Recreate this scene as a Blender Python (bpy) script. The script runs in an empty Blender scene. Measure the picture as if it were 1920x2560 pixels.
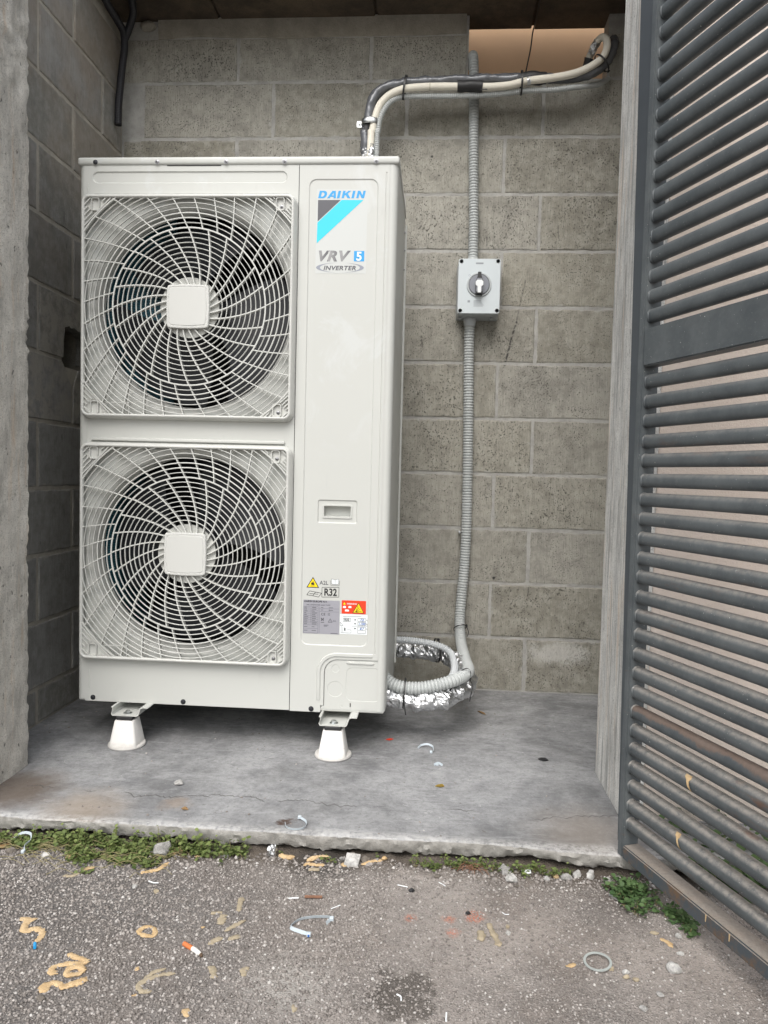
import bpy, bmesh, math, random
import numpy as np
from mathutils import Vector, Matrix, noise

random.seed(7)
rng = np.random.default_rng(11)
PI = math.pi
scene = bpy.context.scene
C = scene.collection

# ------------------------------------------------------------------ camera
CAM = Vector((1.0712, -2.1515, 0.826))
yaw, pit, rol = (math.radians(a) for a in (3.944, -2.86, 1.4305))
fw = Vector((-math.sin(yaw) * math.cos(pit), math.cos(yaw) * math.cos(pit), math.sin(pit)))
r0 = Vector((math.cos(yaw), math.sin(yaw), 0.0))
u0 = r0.cross(fw)
rt = math.cos(rol) * r0 + math.sin(rol) * u0
up = -math.sin(rol) * r0 + math.cos(rol) * u0
cam = bpy.data.objects.new('camera', bpy.data.cameras.new('camera'))
C.objects.link(cam)
cam.matrix_world = Matrix(((rt.x, up.x, -fw.x, CAM.x), (rt.y, up.y, -fw.y, CAM.y), (rt.z, up.z, -fw.z, CAM.z), (0, 0, 0, 1)))
cam.data.sensor_fit = 'HORIZONTAL'
cam.data.sensor_width = 36.0
cam.data.lens = 1850.0 / 1920.0 * 36.0
cam.data.clip_start = 0.02
cam.data.clip_end = 500.0
scene.camera = cam

# ------------------------------------------------------------------ sky, sun, exposure
SUN_EL, SUN_AZ = math.radians(52), math.radians(188)     # azimuth measured from +Y, clockwise
world = bpy.data.worlds.new('World')
scene.world = world
world.use_nodes = True
wn, wl = world.node_tree.nodes, world.node_tree.links
sky = wn.new('ShaderNodeTexSky')
sky.sky_type = 'NISHITA'
sky.sun_disc = False
sky.sun_elevation = SUN_EL
sky.sun_rotation = SUN_AZ
sky.dust_density = 4.0
sky.air_density = 1.4
hs = wn.new('ShaderNodeHueSaturation')
hs.inputs['Saturation'].default_value = 0.38           # bright overcast: the blue is washed out
wl.new(sky.outputs[0], hs.inputs['Color'])
wl.new(hs.outputs[0], wn['Background'].inputs['Color'])
wn['Background'].inputs['Strength'].default_value = 0.15
sd = bpy.data.lights.new('sun', 'SUN')
sd.energy = 1.15
sd.angle = math.radians(50)
sd.color = (1.0, 0.985, 0.96)
sun = bpy.data.objects.new('sun', sd)
C.objects.link(sun)
to_sun = Vector((math.sin(SUN_AZ) * math.cos(SUN_EL), math.cos(SUN_AZ) * math.cos(SUN_EL), math.sin(SUN_EL)))
sun.rotation_euler = to_sun.to_track_quat('Z', 'Y').to_euler()
sun.location = to_sun * 20
vs = scene.view_settings
vs.view_transform = 'Standard'
vs.look = 'None'
vs.gamma = 1.0
vs.use_curve_mapping = False
vs.exposure = 0.60
scene.cycles.max_bounces = 8
scene.cycles.use_denoising = True


# ------------------------------------------------------------------ material helpers
def S(r, g, b):
    f = lambda c: (c / 255 / 12.92) if c / 255 <= 0.04045 else ((c / 255 + 0.055) / 1.055) ** 2.4
    return (f(r), f(g), f(b), 1.0)


class NT:
    def __init__(self, name):
        self.m = bpy.data.materials.new(name)
        self.m.use_nodes = True
        self.n, self.l = self.m.node_tree.nodes, self.m.node_tree.links
        self.p = self.n['Principled BSDF']
        self.tc = self.n.new('ShaderNodeTexCoord')
        self.geo = self.n.new('ShaderNodeNewGeometry')
        self.coord = self.geo.outputs['Position']

    def link(self, a, b):
        self.l.new(a, b)

    def mapping(self, scale=(1, 1, 1), loc=(0, 0, 0), src=None):
        mp = self.n.new('ShaderNodeMapping')
        mp.inputs['Scale'].default_value = scale
        mp.inputs['Location'].default_value = loc
        self.link(src or self.coord, mp.inputs['Vector'])
        return mp.outputs[0]

    def noise(self, scale, detail=4, rough=0.6, vec=None, dist=0.0):
        t = self.n.new('ShaderNodeTexNoise')
        t.inputs['Scale'].default_value = scale
        t.inputs['Detail'].default_value = detail
        t.inputs['Roughness'].default_value = rough
        t.inputs['Distortion'].default_value = dist
        self.link(vec or self.coord, t.inputs['Vector'])
        return t.outputs['Fac']

    def voronoi(self, scale, vec=None, out='Distance', feature='F1', rand=1.0):
        t = self.n.new('ShaderNodeTexVoronoi')
        t.feature = feature
        t.inputs['Scale'].default_value = scale
        t.inputs['Randomness'].default_value = rand
        self.link(vec or self.coord, t.inputs['Vector'])
        return t.outputs[out]

    def ramp(self, fac, stops, interp='LINEAR'):
        r = self.n.new('ShaderNodeValToRGB')
        r.color_ramp.interpolation = interp
        e = r.color_ramp.elements
        while len(e) < len(stops):
            e.new(0.5)
        for k, (p, c) in enumerate(stops):
            e[k].position = p
            e[k].color = c if len(c) == 4 else (*c, 1)
        self.link(fac, r.inputs[0])
        return r.outputs[0]

    def step(self, fac, a, b):
        m = self.n.new('ShaderNodeMapRange')
        m.inputs['From Min'].default_value = a
        m.inputs['From Max'].default_value = b
        m.interpolation_type = 'SMOOTHSTEP'
        self.link(fac, m.inputs['Value'])
        return m.outputs[0]

    def math(self, op, a, b=None, c=None):
        m = self.n.new('ShaderNodeMath')
        m.operation = op
        for k, v in enumerate((a, b, c)):
            if v is None:
                continue
            if isinstance(v, (int, float)):
                m.inputs[k].default_value = v
            else:
                self.link(v, m.inputs[k])
        return m.outputs[0]

    def mix(self, fac, a, b, mode='MIX'):
        m = self.n.new('ShaderNodeMix')
        m.data_type = 'RGBA'
        m.blend_type = mode
        for k, v in ((0, fac), (6, a), (7, b)):
            if isinstance(v, (int, float)):
                m.inputs[k].default_value = v
            elif isinstance(v, tuple):
                m.inputs[k].default_value = v if len(v) == 4 else (*v, 1)
            else:
                self.link(v, m.inputs[k])
        return m.outputs[2]

    def sep(self, src=None):
        s = self.n.new('ShaderNodeSeparateXYZ')
        self.link(src or self.coord, s.inputs[0])
        return s.outputs

    def rnd(self):
        return self.n.new('ShaderNodeObjectInfo').outputs['Random']

    def color(self, c):
        if isinstance(c, tuple):
            self.p.inputs['Base Color'].default_value = c if len(c) == 4 else (*c, 1)
        else:
            self.link(c, self.p.inputs['Base Color'])

    def rough(self, v):
        if isinstance(v, (int, float)):
            self.p.inputs['Roughness'].default_value = v
        else:
            self.link(v, self.p.inputs['Roughness'])

    def bump(self, h, strength=0.4, dist=0.002):
        b = self.n.new('ShaderNodeBump')
        b.inputs['Strength'].default_value = strength
        b.inputs['Distance'].default_value = dist
        self.link(h, b.inputs['Height'])
        self.link(b.outputs[0], self.p.inputs['Normal'])

    def disc(self, cx, cy, r0, r1, wob=0.0, wscale=20):
        """1 inside a stain around (cx, cy) fading between radius r1 and r0 (metres)."""
        x, y, z = self.sep()
        dx = self.math('SUBTRACT', x, cx)
        dy = self.math('SUBTRACT', y, cy)
        d = self.math('SQRT', self.math('ADD', self.math('MULTIPLY', dx, dx), self.math('MULTIPLY', dy, dy)))
        if wob:
            d = self.math('ADD', d, self.math('MULTIPLY', self.math('SUBTRACT', self.noise(wscale, 5, 0.7), 0.5), wob))
        return self.step(d, r1, r0)


def simple(name, col, rough=0.5, metal=0.0, var=0.06, vscale=12, bump=0.0, bscale=300, spec=None):
    t = NT(name)
    v = t.noise(vscale, 5, 0.65)
    d = tuple(c * (1 - var * 2) for c in col[:3])
    e = tuple(min(1, c * (1 + var * 2)) for c in col[:3])
    t.color(t.mix(v, d, e))
    t.rough(rough)
    t.p.inputs['Metallic'].default_value = metal
    if spec is not None:
        t.p.inputs['Specular IOR Level'].default_value = spec
    if bump:
        t.bump(t.noise(bscale, 4, 0.6), bump, 0.001)
    return t.m


# ---- concrete blocks of the back wall
def mat_block(name, base, tone=1.0, pits=True, warm=0.0, smear=(0.40, 0.392, 0.365)):
    t = NT(name)
    big = t.noise(3.1, 4, 0.6)
    mid = t.noise(26, 5, 0.7)
    fine = t.noise(330, 3, 0.6)
    stri = t.noise(1.0, 4, 0.65, t.mapping((260, 260, 16)))
    c1 = tuple(x * 0.80 * tone for x in base)
    c2 = tuple(x * 1.2 * tone for x in base)
    col = t.mix(t.step(big, 0.3, 0.7), c1, c2)
    rv = t.rnd()
    col = t.mix(t.math('MULTIPLY', rv, 0.8), col, tuple(x * 0.70 * tone for x in (base[0] * 1.03, base[1], base[2] * 0.88)))
    col = t.mix(t.math('MULTIPLY', t.step(t.math('FRACT', t.math('MULTIPLY', rv, 7.3)), 0.5, 1.0), 0.35), col, tuple(x * 1.18 * tone for x in (base[0], base[1] * 0.99, base[2] * 0.93)))
    col = t.mix(t.math('MULTIPLY', t.step(mid, 0.40, 0.68), 0.55), col, tuple(x * 1.32 * tone for x in base))
    col = t.mix(t.math('MULTIPLY', t.step(stri, 0.44, 0.68), 0.40), col, tuple(x * 0.60 * tone for x in base))
    col = t.mix(t.math('MULTIPLY', t.step(fine, 0.5, 0.75), 0.28), col, tuple(x * 1.55 * tone for x in base))
    col = t.mix(t.math('MULTIPLY', t.step(mid, 0.50, 0.30), 0.45), col, tuple(x * 0.60 * tone for x in base))
    h = t.math('ADD', t.math('ADD', t.math('MULTIPLY', fine, 0.5), t.math('MULTIPLY', stri, 0.8)), t.math('MULTIPLY', mid, 1.2))
    if pits:
        pn = t.noise(1.0, 3, 0.55, t.mapping((250, 250, 190)))
        dens = t.step(t.noise(9, 4, 0.7), 0.38, 0.62)
        thr = t.math('ADD', pn, t.math('MULTIPLY', dens, 0.055))
        pit_ = t.step(thr, 0.645, 0.70)
        col = t.mix(t.math('MULTIPLY', pit_, 0.85), col, tuple(x * 0.22 * tone for x in base))
        h = t.math('SUBTRACT', h, t.math('MULTIPLY', pit_, 1.6))
        sc = t.noise(1.0, 2, 0.5, t.mapping((150, 150, 9), (3, 1, 2)))
        scm = t.math('MULTIPLY', t.step(sc, 0.70, 0.74), t.step(t.noise(5.5, 2, 0.5, t.mapping((1, 1, 1), (7, 2, 3))), 0.52, 0.62))
        col = t.mix(t.math('MULTIPLY', scm, 0.75), col, (0.03, 0.03, 0.032))
    else:
        sc = t.noise(1.0, 2, 0.5, t.mapping((90, 90, 11), (3, 1, 2)))
        scm = t.math('MULTIPLY', t.step(sc, 0.70, 0.73), t.step(t.noise(5.5, 2, 0.5), 0.48, 0.6))
        col = t.mix(t.math('MULTIPLY', scm, 0.8), col, (0.012, 0.012, 0.013))
        wsp = t.math('MULTIPLY', t.step(t.noise(45, 6, 0.75), 0.66, 0.70), t.step(t.sep()[2], 0.62, 0.30))
        col = t.mix(t.math('MULTIPLY', wsp, 0.7), col, (0.5, 0.5, 0.49))
    if pits:
        px_, py_, pz_ = t.sep()
        qx = t.math('DIVIDE', t.math('SUBTRACT', px_, 1.56), 0.16)
        qz = t.math('DIVIDE', t.math('SUBTRACT', pz_, 0.16), 0.055)
        qd = t.math('ADD', t.math('SQRT', t.math('ADD', t.math('MULTIPLY', qx, qx), t.math('MULTIPLY', qz, qz))), t.math('MULTIPLY', t.math('SUBTRACT', t.noise(22, 5, 0.75), 0.5), 1.6))
        col = t.mix(t.math('MULTIPLY', t.step(qd, 1.0, 0.3), 0.55), col, (0.62, 0.61, 0.58))
    if pits:
        wj = t.math('MULTIPLY', t.math('SUBTRACT', t.noise(28, 4, 0.7), 0.5), 0.016)
        for x0, z0, x1, z1, w_, k_ in SCUFFS:
            dx, dz = x1 - x0, z1 - z0
            L2 = max(dx * dx + dz * dz, 1e-8)
            ax_ = t.math('SUBTRACT', t.math('ADD', px_, wj), x0)
            az_ = t.math('SUBTRACT', pz_, z0)
            u_ = t.math('DIVIDE', t.math('ADD', t.math('MULTIPLY', ax_, dx), t.math('MULTIPLY', az_, dz)), L2)
            u_ = t.math('MINIMUM', t.math('MAXIMUM', u_, 0.0), 1.0)
            ex = t.math('SUBTRACT', ax_, t.math('MULTIPLY', u_, dx))
            ez = t.math('SUBTRACT', az_, t.math('MULTIPLY', u_, dz))
            dd = t.math('SQRT', t.math('ADD', t.math('MULTIPLY', ex, ex), t.math('MULTIPLY', ez, ez)))
            mk = t.math('MULTIPLY', t.step(dd, w_, w_ * 0.2), t.step(t.noise(75, 3, 0.6), 0.34, 0.55) if w_ < 0.0065 else 1.0)
            col = t.mix(t.math('MULTIPLY', mk, k_), col, (0.02, 0.02, 0.022))
    # mortar dragged over the arrises of each block
    gx, gy, gz_ = t.sep(t.tc.outputs['Generated'])
    du = t.math('MULTIPLY', t.math('MINIMUM', gx, t.math('SUBTRACT', 1.0, gx)), 0.45)
    dv = t.math('MULTIPLY', t.math('MINIMUM', gz_, t.math('SUBTRACT', 1.0, gz_)), 0.20)
    de = t.math('ADD', t.math('MINIMUM', du, dv), t.math('MULTIPLY', t.math('SUBTRACT', t.noise(17, 5, 0.7, t.mapping((1, 1, 1), (4, 9, 2))), 0.5), 0.075))
    sm_ = t.step(de, 0.008, -0.006)
    mc = t.mix(t.noise(110, 4, 0.75), tuple(x * 0.85 * tone for x in smear), tuple(x * 1.2 * tone for x in smear))
    col = t.mix(t.math('MULTIPLY', sm_, 0.8), col, mc)
    if warm:
        col = t.mix(t.math('MULTIPLY', t.math('MULTIPLY', t.step(t.sep()[2], 0.9, 2.3), t.step(t.noise(4.5, 4, 0.6), 0.3, 0.65)), warm), col, (base[0] * 0.95, base[1] * 0.74, base[2] * 0.55))
    t.color(col)
    t.rough(0.95)
    t.bump(h, 0.9, 0.0032)
    return t.m


M = {}
SCUFFS = ((1.357, 1.415, 1.319, 1.255, 0.006, 0.85), (1.386, 1.571, 1.357, 1.415, 0.004, 0.4), (1.000, 1.359, 1.006, 1.308, 0.004, 0.7), (1.305, 0.4405, 1.3055, 0.4406, 0.0075, 1.0), (1.232, 1.77, 1.237, 1.70, 0.004, 0.5), (1.50, 1.78, 1.505, 1.72, 0.004, 0.4), (1.02, 2.03, 1.021, 2.0301, 0.007, 0.9))
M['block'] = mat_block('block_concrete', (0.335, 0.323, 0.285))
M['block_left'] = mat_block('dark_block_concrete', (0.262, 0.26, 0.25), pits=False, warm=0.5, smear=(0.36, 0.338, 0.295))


def mat_mortar(name, col, k=1.0):
    t = NT(name)
    n1 = t.noise(14, 5, 0.7)
    n2 = t.noise(160, 4, 0.7)
    c = t.mix(t.step(n1, 0.3, 0.7), tuple(x * 0.82 for x in col), tuple(x * 1.15 for x in col))
    c = t.mix(t.math('MULTIPLY', t.step(n2, 0.55, 0.7), 0.4), c, tuple(x * 0.5 for x in col))
    t.color(c)
    t.rough(0.95)
    t.bump(t.math('ADD', n2, n1), 0.6, 0.003 * k)
    return t.m


M['mortar'] = mat_mortar('mortar', (0.375, 0.368, 0.345))
M['mortar_left'] = mat_mortar('mortar_grey', (0.38, 0.355, 0.305))
M['plaster'] = mat_mortar('rough_plaster', (0.27, 0.25, 0.21), 1.5)


def mat_pillar(name, base, stain=True, grain=False):
    t = NT(name)
    big = t.noise(1.0, 6, 0.72, t.mapping((11, 11, 6)))
    stri = t.noise(1.0, 5, 0.7, t.mapping((110, 110, 14)))
    fine = t.noise(260, 4, 0.7)
    col = t.mix(t.step(big, 0.3, 0.7), tuple(x * 0.7 for x in base), tuple(x * 1.2 for x in base))
    col = t.mix(t.math('MULTIPLY', t.step(stri, 0.45, 0.66), 0.4), col, tuple(x * 1.3 for x in base))
    col = t.mix(t.math('MULTIPLY', t.step(fine, 0.52, 0.66), 0.65), col, tuple(x * 0.38 for x in base))
    if stain:
        w = t.noise(1.0, 4, 0.7, t.mapping((30, 30, 3), (4, 5, 6)))
        col = t.mix(t.math('MULTIPLY', t.step(w, 0.52, 0.72), 0.45), col, (base[0] * 0.95, base[1] * 0.72, base[2] * 0.52))
    if grain:
        gr = t.noise(1.0, 4, 0.7, t.mapping((60, 60, 2.2), (0, 3, 1)))
        col = t.mix(t.math('MULTIPLY', t.step(gr, 0.53, 0.62), 0.7), col, tuple(x * 0.42 for x in base))
    pit_ = t.step(t.noise(1.0, 3, 0.5, t.mapping((75, 75, 45))), 0.69, 0.72)
    col = t.mix(t.math('MULTIPLY', pit_, 0.8), col, tuple(x * 0.2 for x in base))
    t.color(col)
    t.rough(0.93)
    t.bump(t.math('SUBTRACT', t.math('ADD', fine, t.math('ADD', t.math('MULTIPLY', stri, 0.8), t.math('MULTIPLY', t.noise(48, 6, 0.75), 1.6))), t.math('MULTIPLY', pit_, 1.5)), 0.9, 0.006)
    return t.m


M['pillar'] = mat_pillar('weathered_concrete', (0.62, 0.595, 0.545))
M['pillar_right'] = mat_pillar('pale_formed_concrete', (0.76, 0.75, 0.715), grain=True)


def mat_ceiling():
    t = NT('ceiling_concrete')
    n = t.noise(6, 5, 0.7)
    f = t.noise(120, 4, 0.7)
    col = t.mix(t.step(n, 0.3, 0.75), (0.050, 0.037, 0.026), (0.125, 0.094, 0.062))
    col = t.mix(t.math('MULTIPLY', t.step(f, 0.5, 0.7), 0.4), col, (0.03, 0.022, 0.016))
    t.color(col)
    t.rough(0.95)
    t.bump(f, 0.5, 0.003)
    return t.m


M['ceiling'] = mat_ceiling()


def mat_slab():
    t = NT('floor_concrete')
    x, y, z = t.sep()
    cloud = t.noise(2.6, 8, 0.72, dist=0.4)
    mid = t.noise(13, 9, 0.78)
    swirl = t.noise(1.0, 5, 0.7, t.mapping((7, 26, 7)), dist=1.2)
    fine = t.noise(240, 4, 0.7)
    col = t.mix(t.step(cloud, 0.36, 0.62), (0.160, 0.161, 0.163), (0.335, 0.337, 0.341))
    col = t.mix(t.math('MULTIPLY', t.step(mid, 0.42, 0.66), 0.5), col, (0.125, 0.128, 0.136))
    col = t.mix(t.math('MULTIPLY', t.step(swirl, 0.5, 0.72), 0.55), col, (0.38, 0.382, 0.386))
    col = t.mix(t.math('MULTIPLY', t.step(t.noise(1.0, 4, 0.7, t.mapping((9, 34, 9), (5, 2, 0)), dist=1.0), 0.54, 0.7), 0.45), col, (0.115, 0.118, 0.126))
    col = t.mix(t.math('MULTIPLY', t.step(fine, 0.54, 0.68), 0.35), col, (0.085, 0.083, 0.08))
    mid2 = t.noise(75, 5, 0.75)
    col = t.mix(t.math('MULTIPLY', t.step(mid2, 0.50, 0.64), 0.35), col, (0.10, 0.10, 0.102))
    col = t.mix(t.math('MULTIPLY', t.step(mid2, 0.44, 0.32), 0.30), col, (0.37, 0.37, 0.365))
    # pale scuffs
    scf = t.noise(1.0, 5, 0.8, t.mapping((38, 60, 30), (2, 7, 0)), dist=0.8)
    col = t.mix(t.math('MULTIPLY', t.math('MULTIPLY', t.step(scf, 0.60, 0.66), t.step(cloud, 0.42, 0.6)), 0.7), col, (0.46, 0.46, 0.455))
    # dirt spots
    sp = t.step(t.noise(55, 3, 0.5, t.mapping((1, 1, 1), (9, 9, 9))), 0.70, 0.735)
    col = t.mix(t.math('MULTIPLY', sp, 0.6), col, (0.10, 0.085, 0.07))
    # brown damp stains in the left front corner, by the right post and around the bolt hole
    for cx, cy, ra, rb, cc, k in ((0.02, -0.36, 0.05, 0.16, (0.10, 0.072, 0.05), 0.8), (0.24, -0.45, 0.02, 0.15, (0.30, 0.235, 0.17), 0.6),
                                  (1.45, -0.42, 0.02, 0.20, (0.22, 0.185, 0.15), 0.55), (0.737, -0.451, 0.006, 0.022, (0.06, 0.03, 0.018), 0.95),
                                  (0.45, -0.40, 0.01, 0.05, (0.30, 0.225, 0.16), 0.45)):
        col = t.mix(t.math('MULTIPLY', t.disc(cx, cy, ra, rb, 0.10, 14), k), col, cc)
    # dry white edge near the front arris and dark dust against the walls
    edge = t.math('MULTIPLY', t.step(y, -0.470, -0.500), t.step(t.noise(60, 5, 0.8), 0.35, 0.6))
    col = t.mix(t.math('MULTIPLY', edge, 0.5), col, (0.60, 0.59, 0.57))
    # long wandering crack in front of the unit
    wob = t.math('MULTIPLY', t.math('SUBTRACT', t.noise(1.0, 5, 0.7, t.mapping((4.2, 0, 0))), 0.5), 0.20)
    dcr = t.math('ABSOLUTE', t.math('SUBTRACT', t.math('ADD', y, wob), -0.345))
    crk = t.math('MULTIPLY', t.step(dcr, 0.0032, 0.0006), t.step(t.noise(9, 3, 0.5, t.mapping((1, 0.1, 1), (3, 0, 0))), 0.40, 0.5))
    col = t.mix(t.math('MULTIPLY', crk, 0.8), col, (0.09, 0.085, 0.08))
    side = t.step(z, -0.002, -0.004)
    rough_col = t.mix(t.noise(38, 6, 0.8), (0.15, 0.143, 0.13), (0.46, 0.445, 0.415))
    col = t.mix(side, col, rough_col)
    t.color(col)
    t.rough(t.mix(t.step(mid, 0.4, 0.7), (0.75, 0.75, 0.75), (0.92, 0.92, 0.92)))
    h = t.math('ADD', t.math('MULTIPLY', fine, 0.35), t.math('MULTIPLY', mid, 0.8))
    h = t.math('SUBTRACT', h, t.math('MULTIPLY', crk, 1.5))
    h = t.math('ADD', h, t.math('MULTIPLY', side, t.math('MULTIPLY', t.noise(70, 5, 0.8), 3.0)))
    t.bump(h, 0.5, 0.004)
    return t.m


M['slab'] = mat_slab()


def mat_asphalt():
    t = NT('asphalt')
    x, y, z = t.sep()
    big = t.noise(2.3, 5, 0.65)
    v1c = t.voronoi(230, out='Color')
    v1d = t.voronoi(230)
    v2c = t.voronoi(460, out='Color')
    s1 = t.sep(v1c)[0]
    s2 = t.sep(v2c)[0]
    a = t.ramp(s1, [(0.0, (0.135, 0.119, 0.107)), (0.35, (0.235, 0.211, 0.193)), (0.7, (0.31, 0.281, 0.259)), (0.93, (0.38, 0.35, 0.325)), (1.0, (0.50, 0.475, 0.448))])
    mott = t.step(t.noise(11, 5, 0.7, dist=0.6), 0.36, 0.66)
    b = t.ramp(s2, [(0.0, (0.125, 0.111, 0.10)), (0.5, (0.25, 0.225, 0.206)), (0.85, (0.335, 0.306, 0.283)), (1.0, (0.47, 0.445, 0.418))])
    col = t.mix(0.45, a, b)
    bind = t.step(v1d, 0.30, 0.62)
    col = t.mix(t.math('MULTIPLY', bind, 0.45), col, (0.11, 0.10, 0.093))
    col = t.mix(t.math('MULTIPLY', mott, 0.35), col, (0.13, 0.115, 0.105))
    brn = t.step(t.noise(3.4, 5, 0.65, t.mapping((1, 1, 1), (5, 8, 1)), dist=0.5), 0.46, 0.66)
    col = t.mix(t.math('MULTIPLY', brn, 0.35), col, (0.20, 0.158, 0.128))
    # dusty pale middle, darker bitumen on the left
    dust = t.math('MULTIPLY', t.step(big, 0.40, 0.62), t.step(x, 0.45, 1.0))
    col = t.mix(t.math('MULTIPLY', dust, 0.6), col, (0.40, 0.36, 0.328))
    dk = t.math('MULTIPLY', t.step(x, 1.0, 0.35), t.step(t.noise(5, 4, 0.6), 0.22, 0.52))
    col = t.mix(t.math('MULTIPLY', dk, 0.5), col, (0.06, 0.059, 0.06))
    # soil and damp along the slab
    soil = t.math('ADD', y, t.math('MULTIPLY', t.math('SUBTRACT', t.noise(7, 5, 0.7), 0.5), 0.16))
    col = t.mix(t.math('MULTIPLY', t.step(soil, -0.60, -0.52), 0.85), col, t.mix(t.noise(150, 3, 0.6), (0.035, 0.027, 0.02), (0.14, 0.112, 0.085)))
    for cx, cy, ra, rb, cc, k, w in ((1.035, -0.945, 0.045, 0.072, (0.055, 0.046, 0.038), 0.75, 0.16), (0.84, -0.545, 0.03, 0.11, (0.03, 0.027, 0.024), 0.7, 0.09),
                                     (1.50, -0.60, 0.02, 0.12, (0.05, 0.033, 0.024), 0.6, 0.08), (0.84, -0.935, 0.02, 0.12, (0.42, 0.40, 0.37), 0.55, 0.12),
                                     (1.10, -0.66, 0.02, 0.14, (0.34, 0.31, 0.285), 0.45, 0.12), (0.10, -0.80, 0.1, 0.3, (0.06, 0.056, 0.053), 0.3, 0.2)):
        col = t.mix(t.math('MULTIPLY', t.disc(cx, cy, ra, rb, w, 26), k), col, cc)
    # worn orange marking paint
    for cx, cy, ra, rb in ((1.122, -0.721, 0.004, 0.020), (1.172, -0.707, 0.008, 0.027), (1.128, -0.765, 0.002, 0.02), (1.045, -0.725, 0.002, 0.018)):
        col = t.mix(t.math('MULTIPLY', t.math('MULTIPLY', t.disc(cx, cy, ra, rb, 0.03, 45), t.step(s2, 0.05, 0.4)), 0.7), col, (0.55, 0.16, 0.08))
    t.color(col)
    t.rough(0.9)
    t.bump(t.math('ADD', t.math('MULTIPLY', t.step(v1d, 0.6, 0.0), 1.0), t.math('MULTIPLY', s2, 0.4)), 0.8, 0.0028)
    return t.m


M['asphalt'] = mat_asphalt()


def mat_pebble():
    t = NT('loose_grit')
    at = t.n.new('ShaderNodeAttribute')
    at.attribute_name = 'tone'
    c = t.ramp(at.outputs['Fac'], [(0.0, (0.16, 0.143, 0.13)), (0.4, (0.25, 0.225, 0.207)), (0.82, (0.34, 0.311, 0.288)), (0.95, (0.43, 0.402, 0.378)), (1.0, (0.56, 0.54, 0.515))])
    t.color(c)
    t.rough(0.85)
    return t.m


M['grit'] = mat_pebble()


def mat_stucco():
    t = NT('pink_beige_render')
    n = t.noise(130, 5, 0.75)
    g = t.noise(1.5, 4, 0.6)
    col = t.mix(t.step(g, 0.3, 0.7), S(212, 198, 186), S(226, 213, 202))
    col = t.mix(t.math('MULTIPLY', t.step(n, 0.56, 0.7), 0.4), col, S(165, 148, 134))
    low = t.math('MULTIPLY', t.step(t.sep()[2], 0.25, -0.05), t.noise(9, 5, 0.7))
    col = t.mix(t.math('MULTIPLY', low, 0.5), col, S(150, 140, 124))
    t.color(col)
    t.rough(0.95)
    t.bump(n, 0.7, 0.004)
    return t.m


M['stucco'] = mat_stucco()


def mat_unit():
    t = NT('ivory_painted_steel')
    g = t.noise(2.5, 4, 0.6)
    sm = t.noise(7, 5, 0.7, dist=0.6)
    col = t.mix(g, (0.508, 0.517, 0.490), (0.541, 0.55, 0.522))
    # faint dry wipe marks on the upper part
    wp = t.math('MULTIPLY', t.step(sm, 0.52, 0.66), t.step(t.sep()[2], 0.75, 1.2))
    col = t.mix(t.math('MULTIPLY', wp, 0.5), col, (0.585, 0.605, 0.60))
    dirt = t.math('MULTIPLY', t.step(t.noise(30, 5, 0.75), 0.60, 0.72), 0.10)
    col = t.mix(dirt, col, (0.40, 0.39, 0.36))
    # grey rubbed patches and a few hand marks
    rub = t.math('MULTIPLY', t.step(t.noise(1.0, 5, 0.7, t.mapping((16, 16, 6), (2, 0, 5)), dist=0.8), 0.57, 0.70), t.step(t.noise(3.3, 3, 0.5, t.mapping((1, 1, 1), (1, 0, 7))), 0.42, 0.6))
    col = t.mix(t.math('MULTIPLY', rub, 0.16), col, (0.36, 0.365, 0.36))
    t.color(col)
    t.rough(t.mix(sm, (0.42, 0.42, 0.42), (0.52, 0.52, 0.52)))
    t.bump(t.noise(900, 2, 0.5), 0.05, 0.0005)
    return t.m


M['unit'] = mat_unit()
M['grille'] = simple('ivory_plastic', (0.555, 0.560, 0.532), 0.42, var=0.015, bump=0.04, bscale=700)
M['badge'] = simple('grained_ivory_plastic', (0.56, 0.565, 0.54), 0.55, var=0.01, bump=0.12, bscale=900)
M['fan'] = simple('dark_fan_plastic', (0.012, 0.014, 0.018), 0.5, var=0.08)
M['cavity'] = simple('black_interior', (0.012, 0.012, 0.013), 0.6)
M['coil'] = None
t = NT('teal_coil_fins')
w_ = t.n.new('ShaderNodeTexWave')
w_.bands_direction = 'Z'
w_.inputs['Scale'].default_value = 40
t.link(t.coord, w_.inputs['Vector'])
t.color(t.mix(w_.outputs['Fac'], (0.02, 0.085, 0.12), (0.06, 0.21, 0.27)))
t.rough(0.5)
M['coil'] = t.m
M['screw'] = simple('dark_zinc', (0.30, 0.30, 0.31), 0.35, 0.9, var=0.1, vscale=300)
M['screwdark'] = simple('black_oxide_steel', (0.05, 0.052, 0.06), 0.4, 0.7, var=0.1)
M['zinc'] = simple('galvanised_steel', (0.62, 0.64, 0.64), 0.3, 1.0, var=0.15, vscale=90)
M['rubber'] = simple('black_rubber', (0.018, 0.018, 0.02), 0.6, var=0.1)
M['tape'] = simple('black_tape', (0.022, 0.022, 0.023), 0.5, var=0.15, bump=0.4, bscale=90)
M['tie'] = simple('black_nylon', (0.015, 0.015, 0.016), 0.4)
M['tie_white'] = simple('milky_nylon', (0.50, 0.56, 0.60), 0.35, var=0.04)
M['cond'] = simple('grey_conduit_plastic', (0.44, 0.46, 0.455), 0.5, var=0.06, vscale=9)
M['cond_light'] = simple('pale_grey_conduit_plastic', (0.53, 0.555, 0.57), 0.45, var=0.04, vscale=9)
M['cond_black'] = simple('black_conduit_plastic', (0.016, 0.016, 0.02), 0.42)
M['pipe_grey'] = simple('silver_grey_lagging', (0.135, 0.14, 0.15), 0.22, 0.2, var=0.12, vscale=20, bump=0.9, bscale=48)
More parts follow.
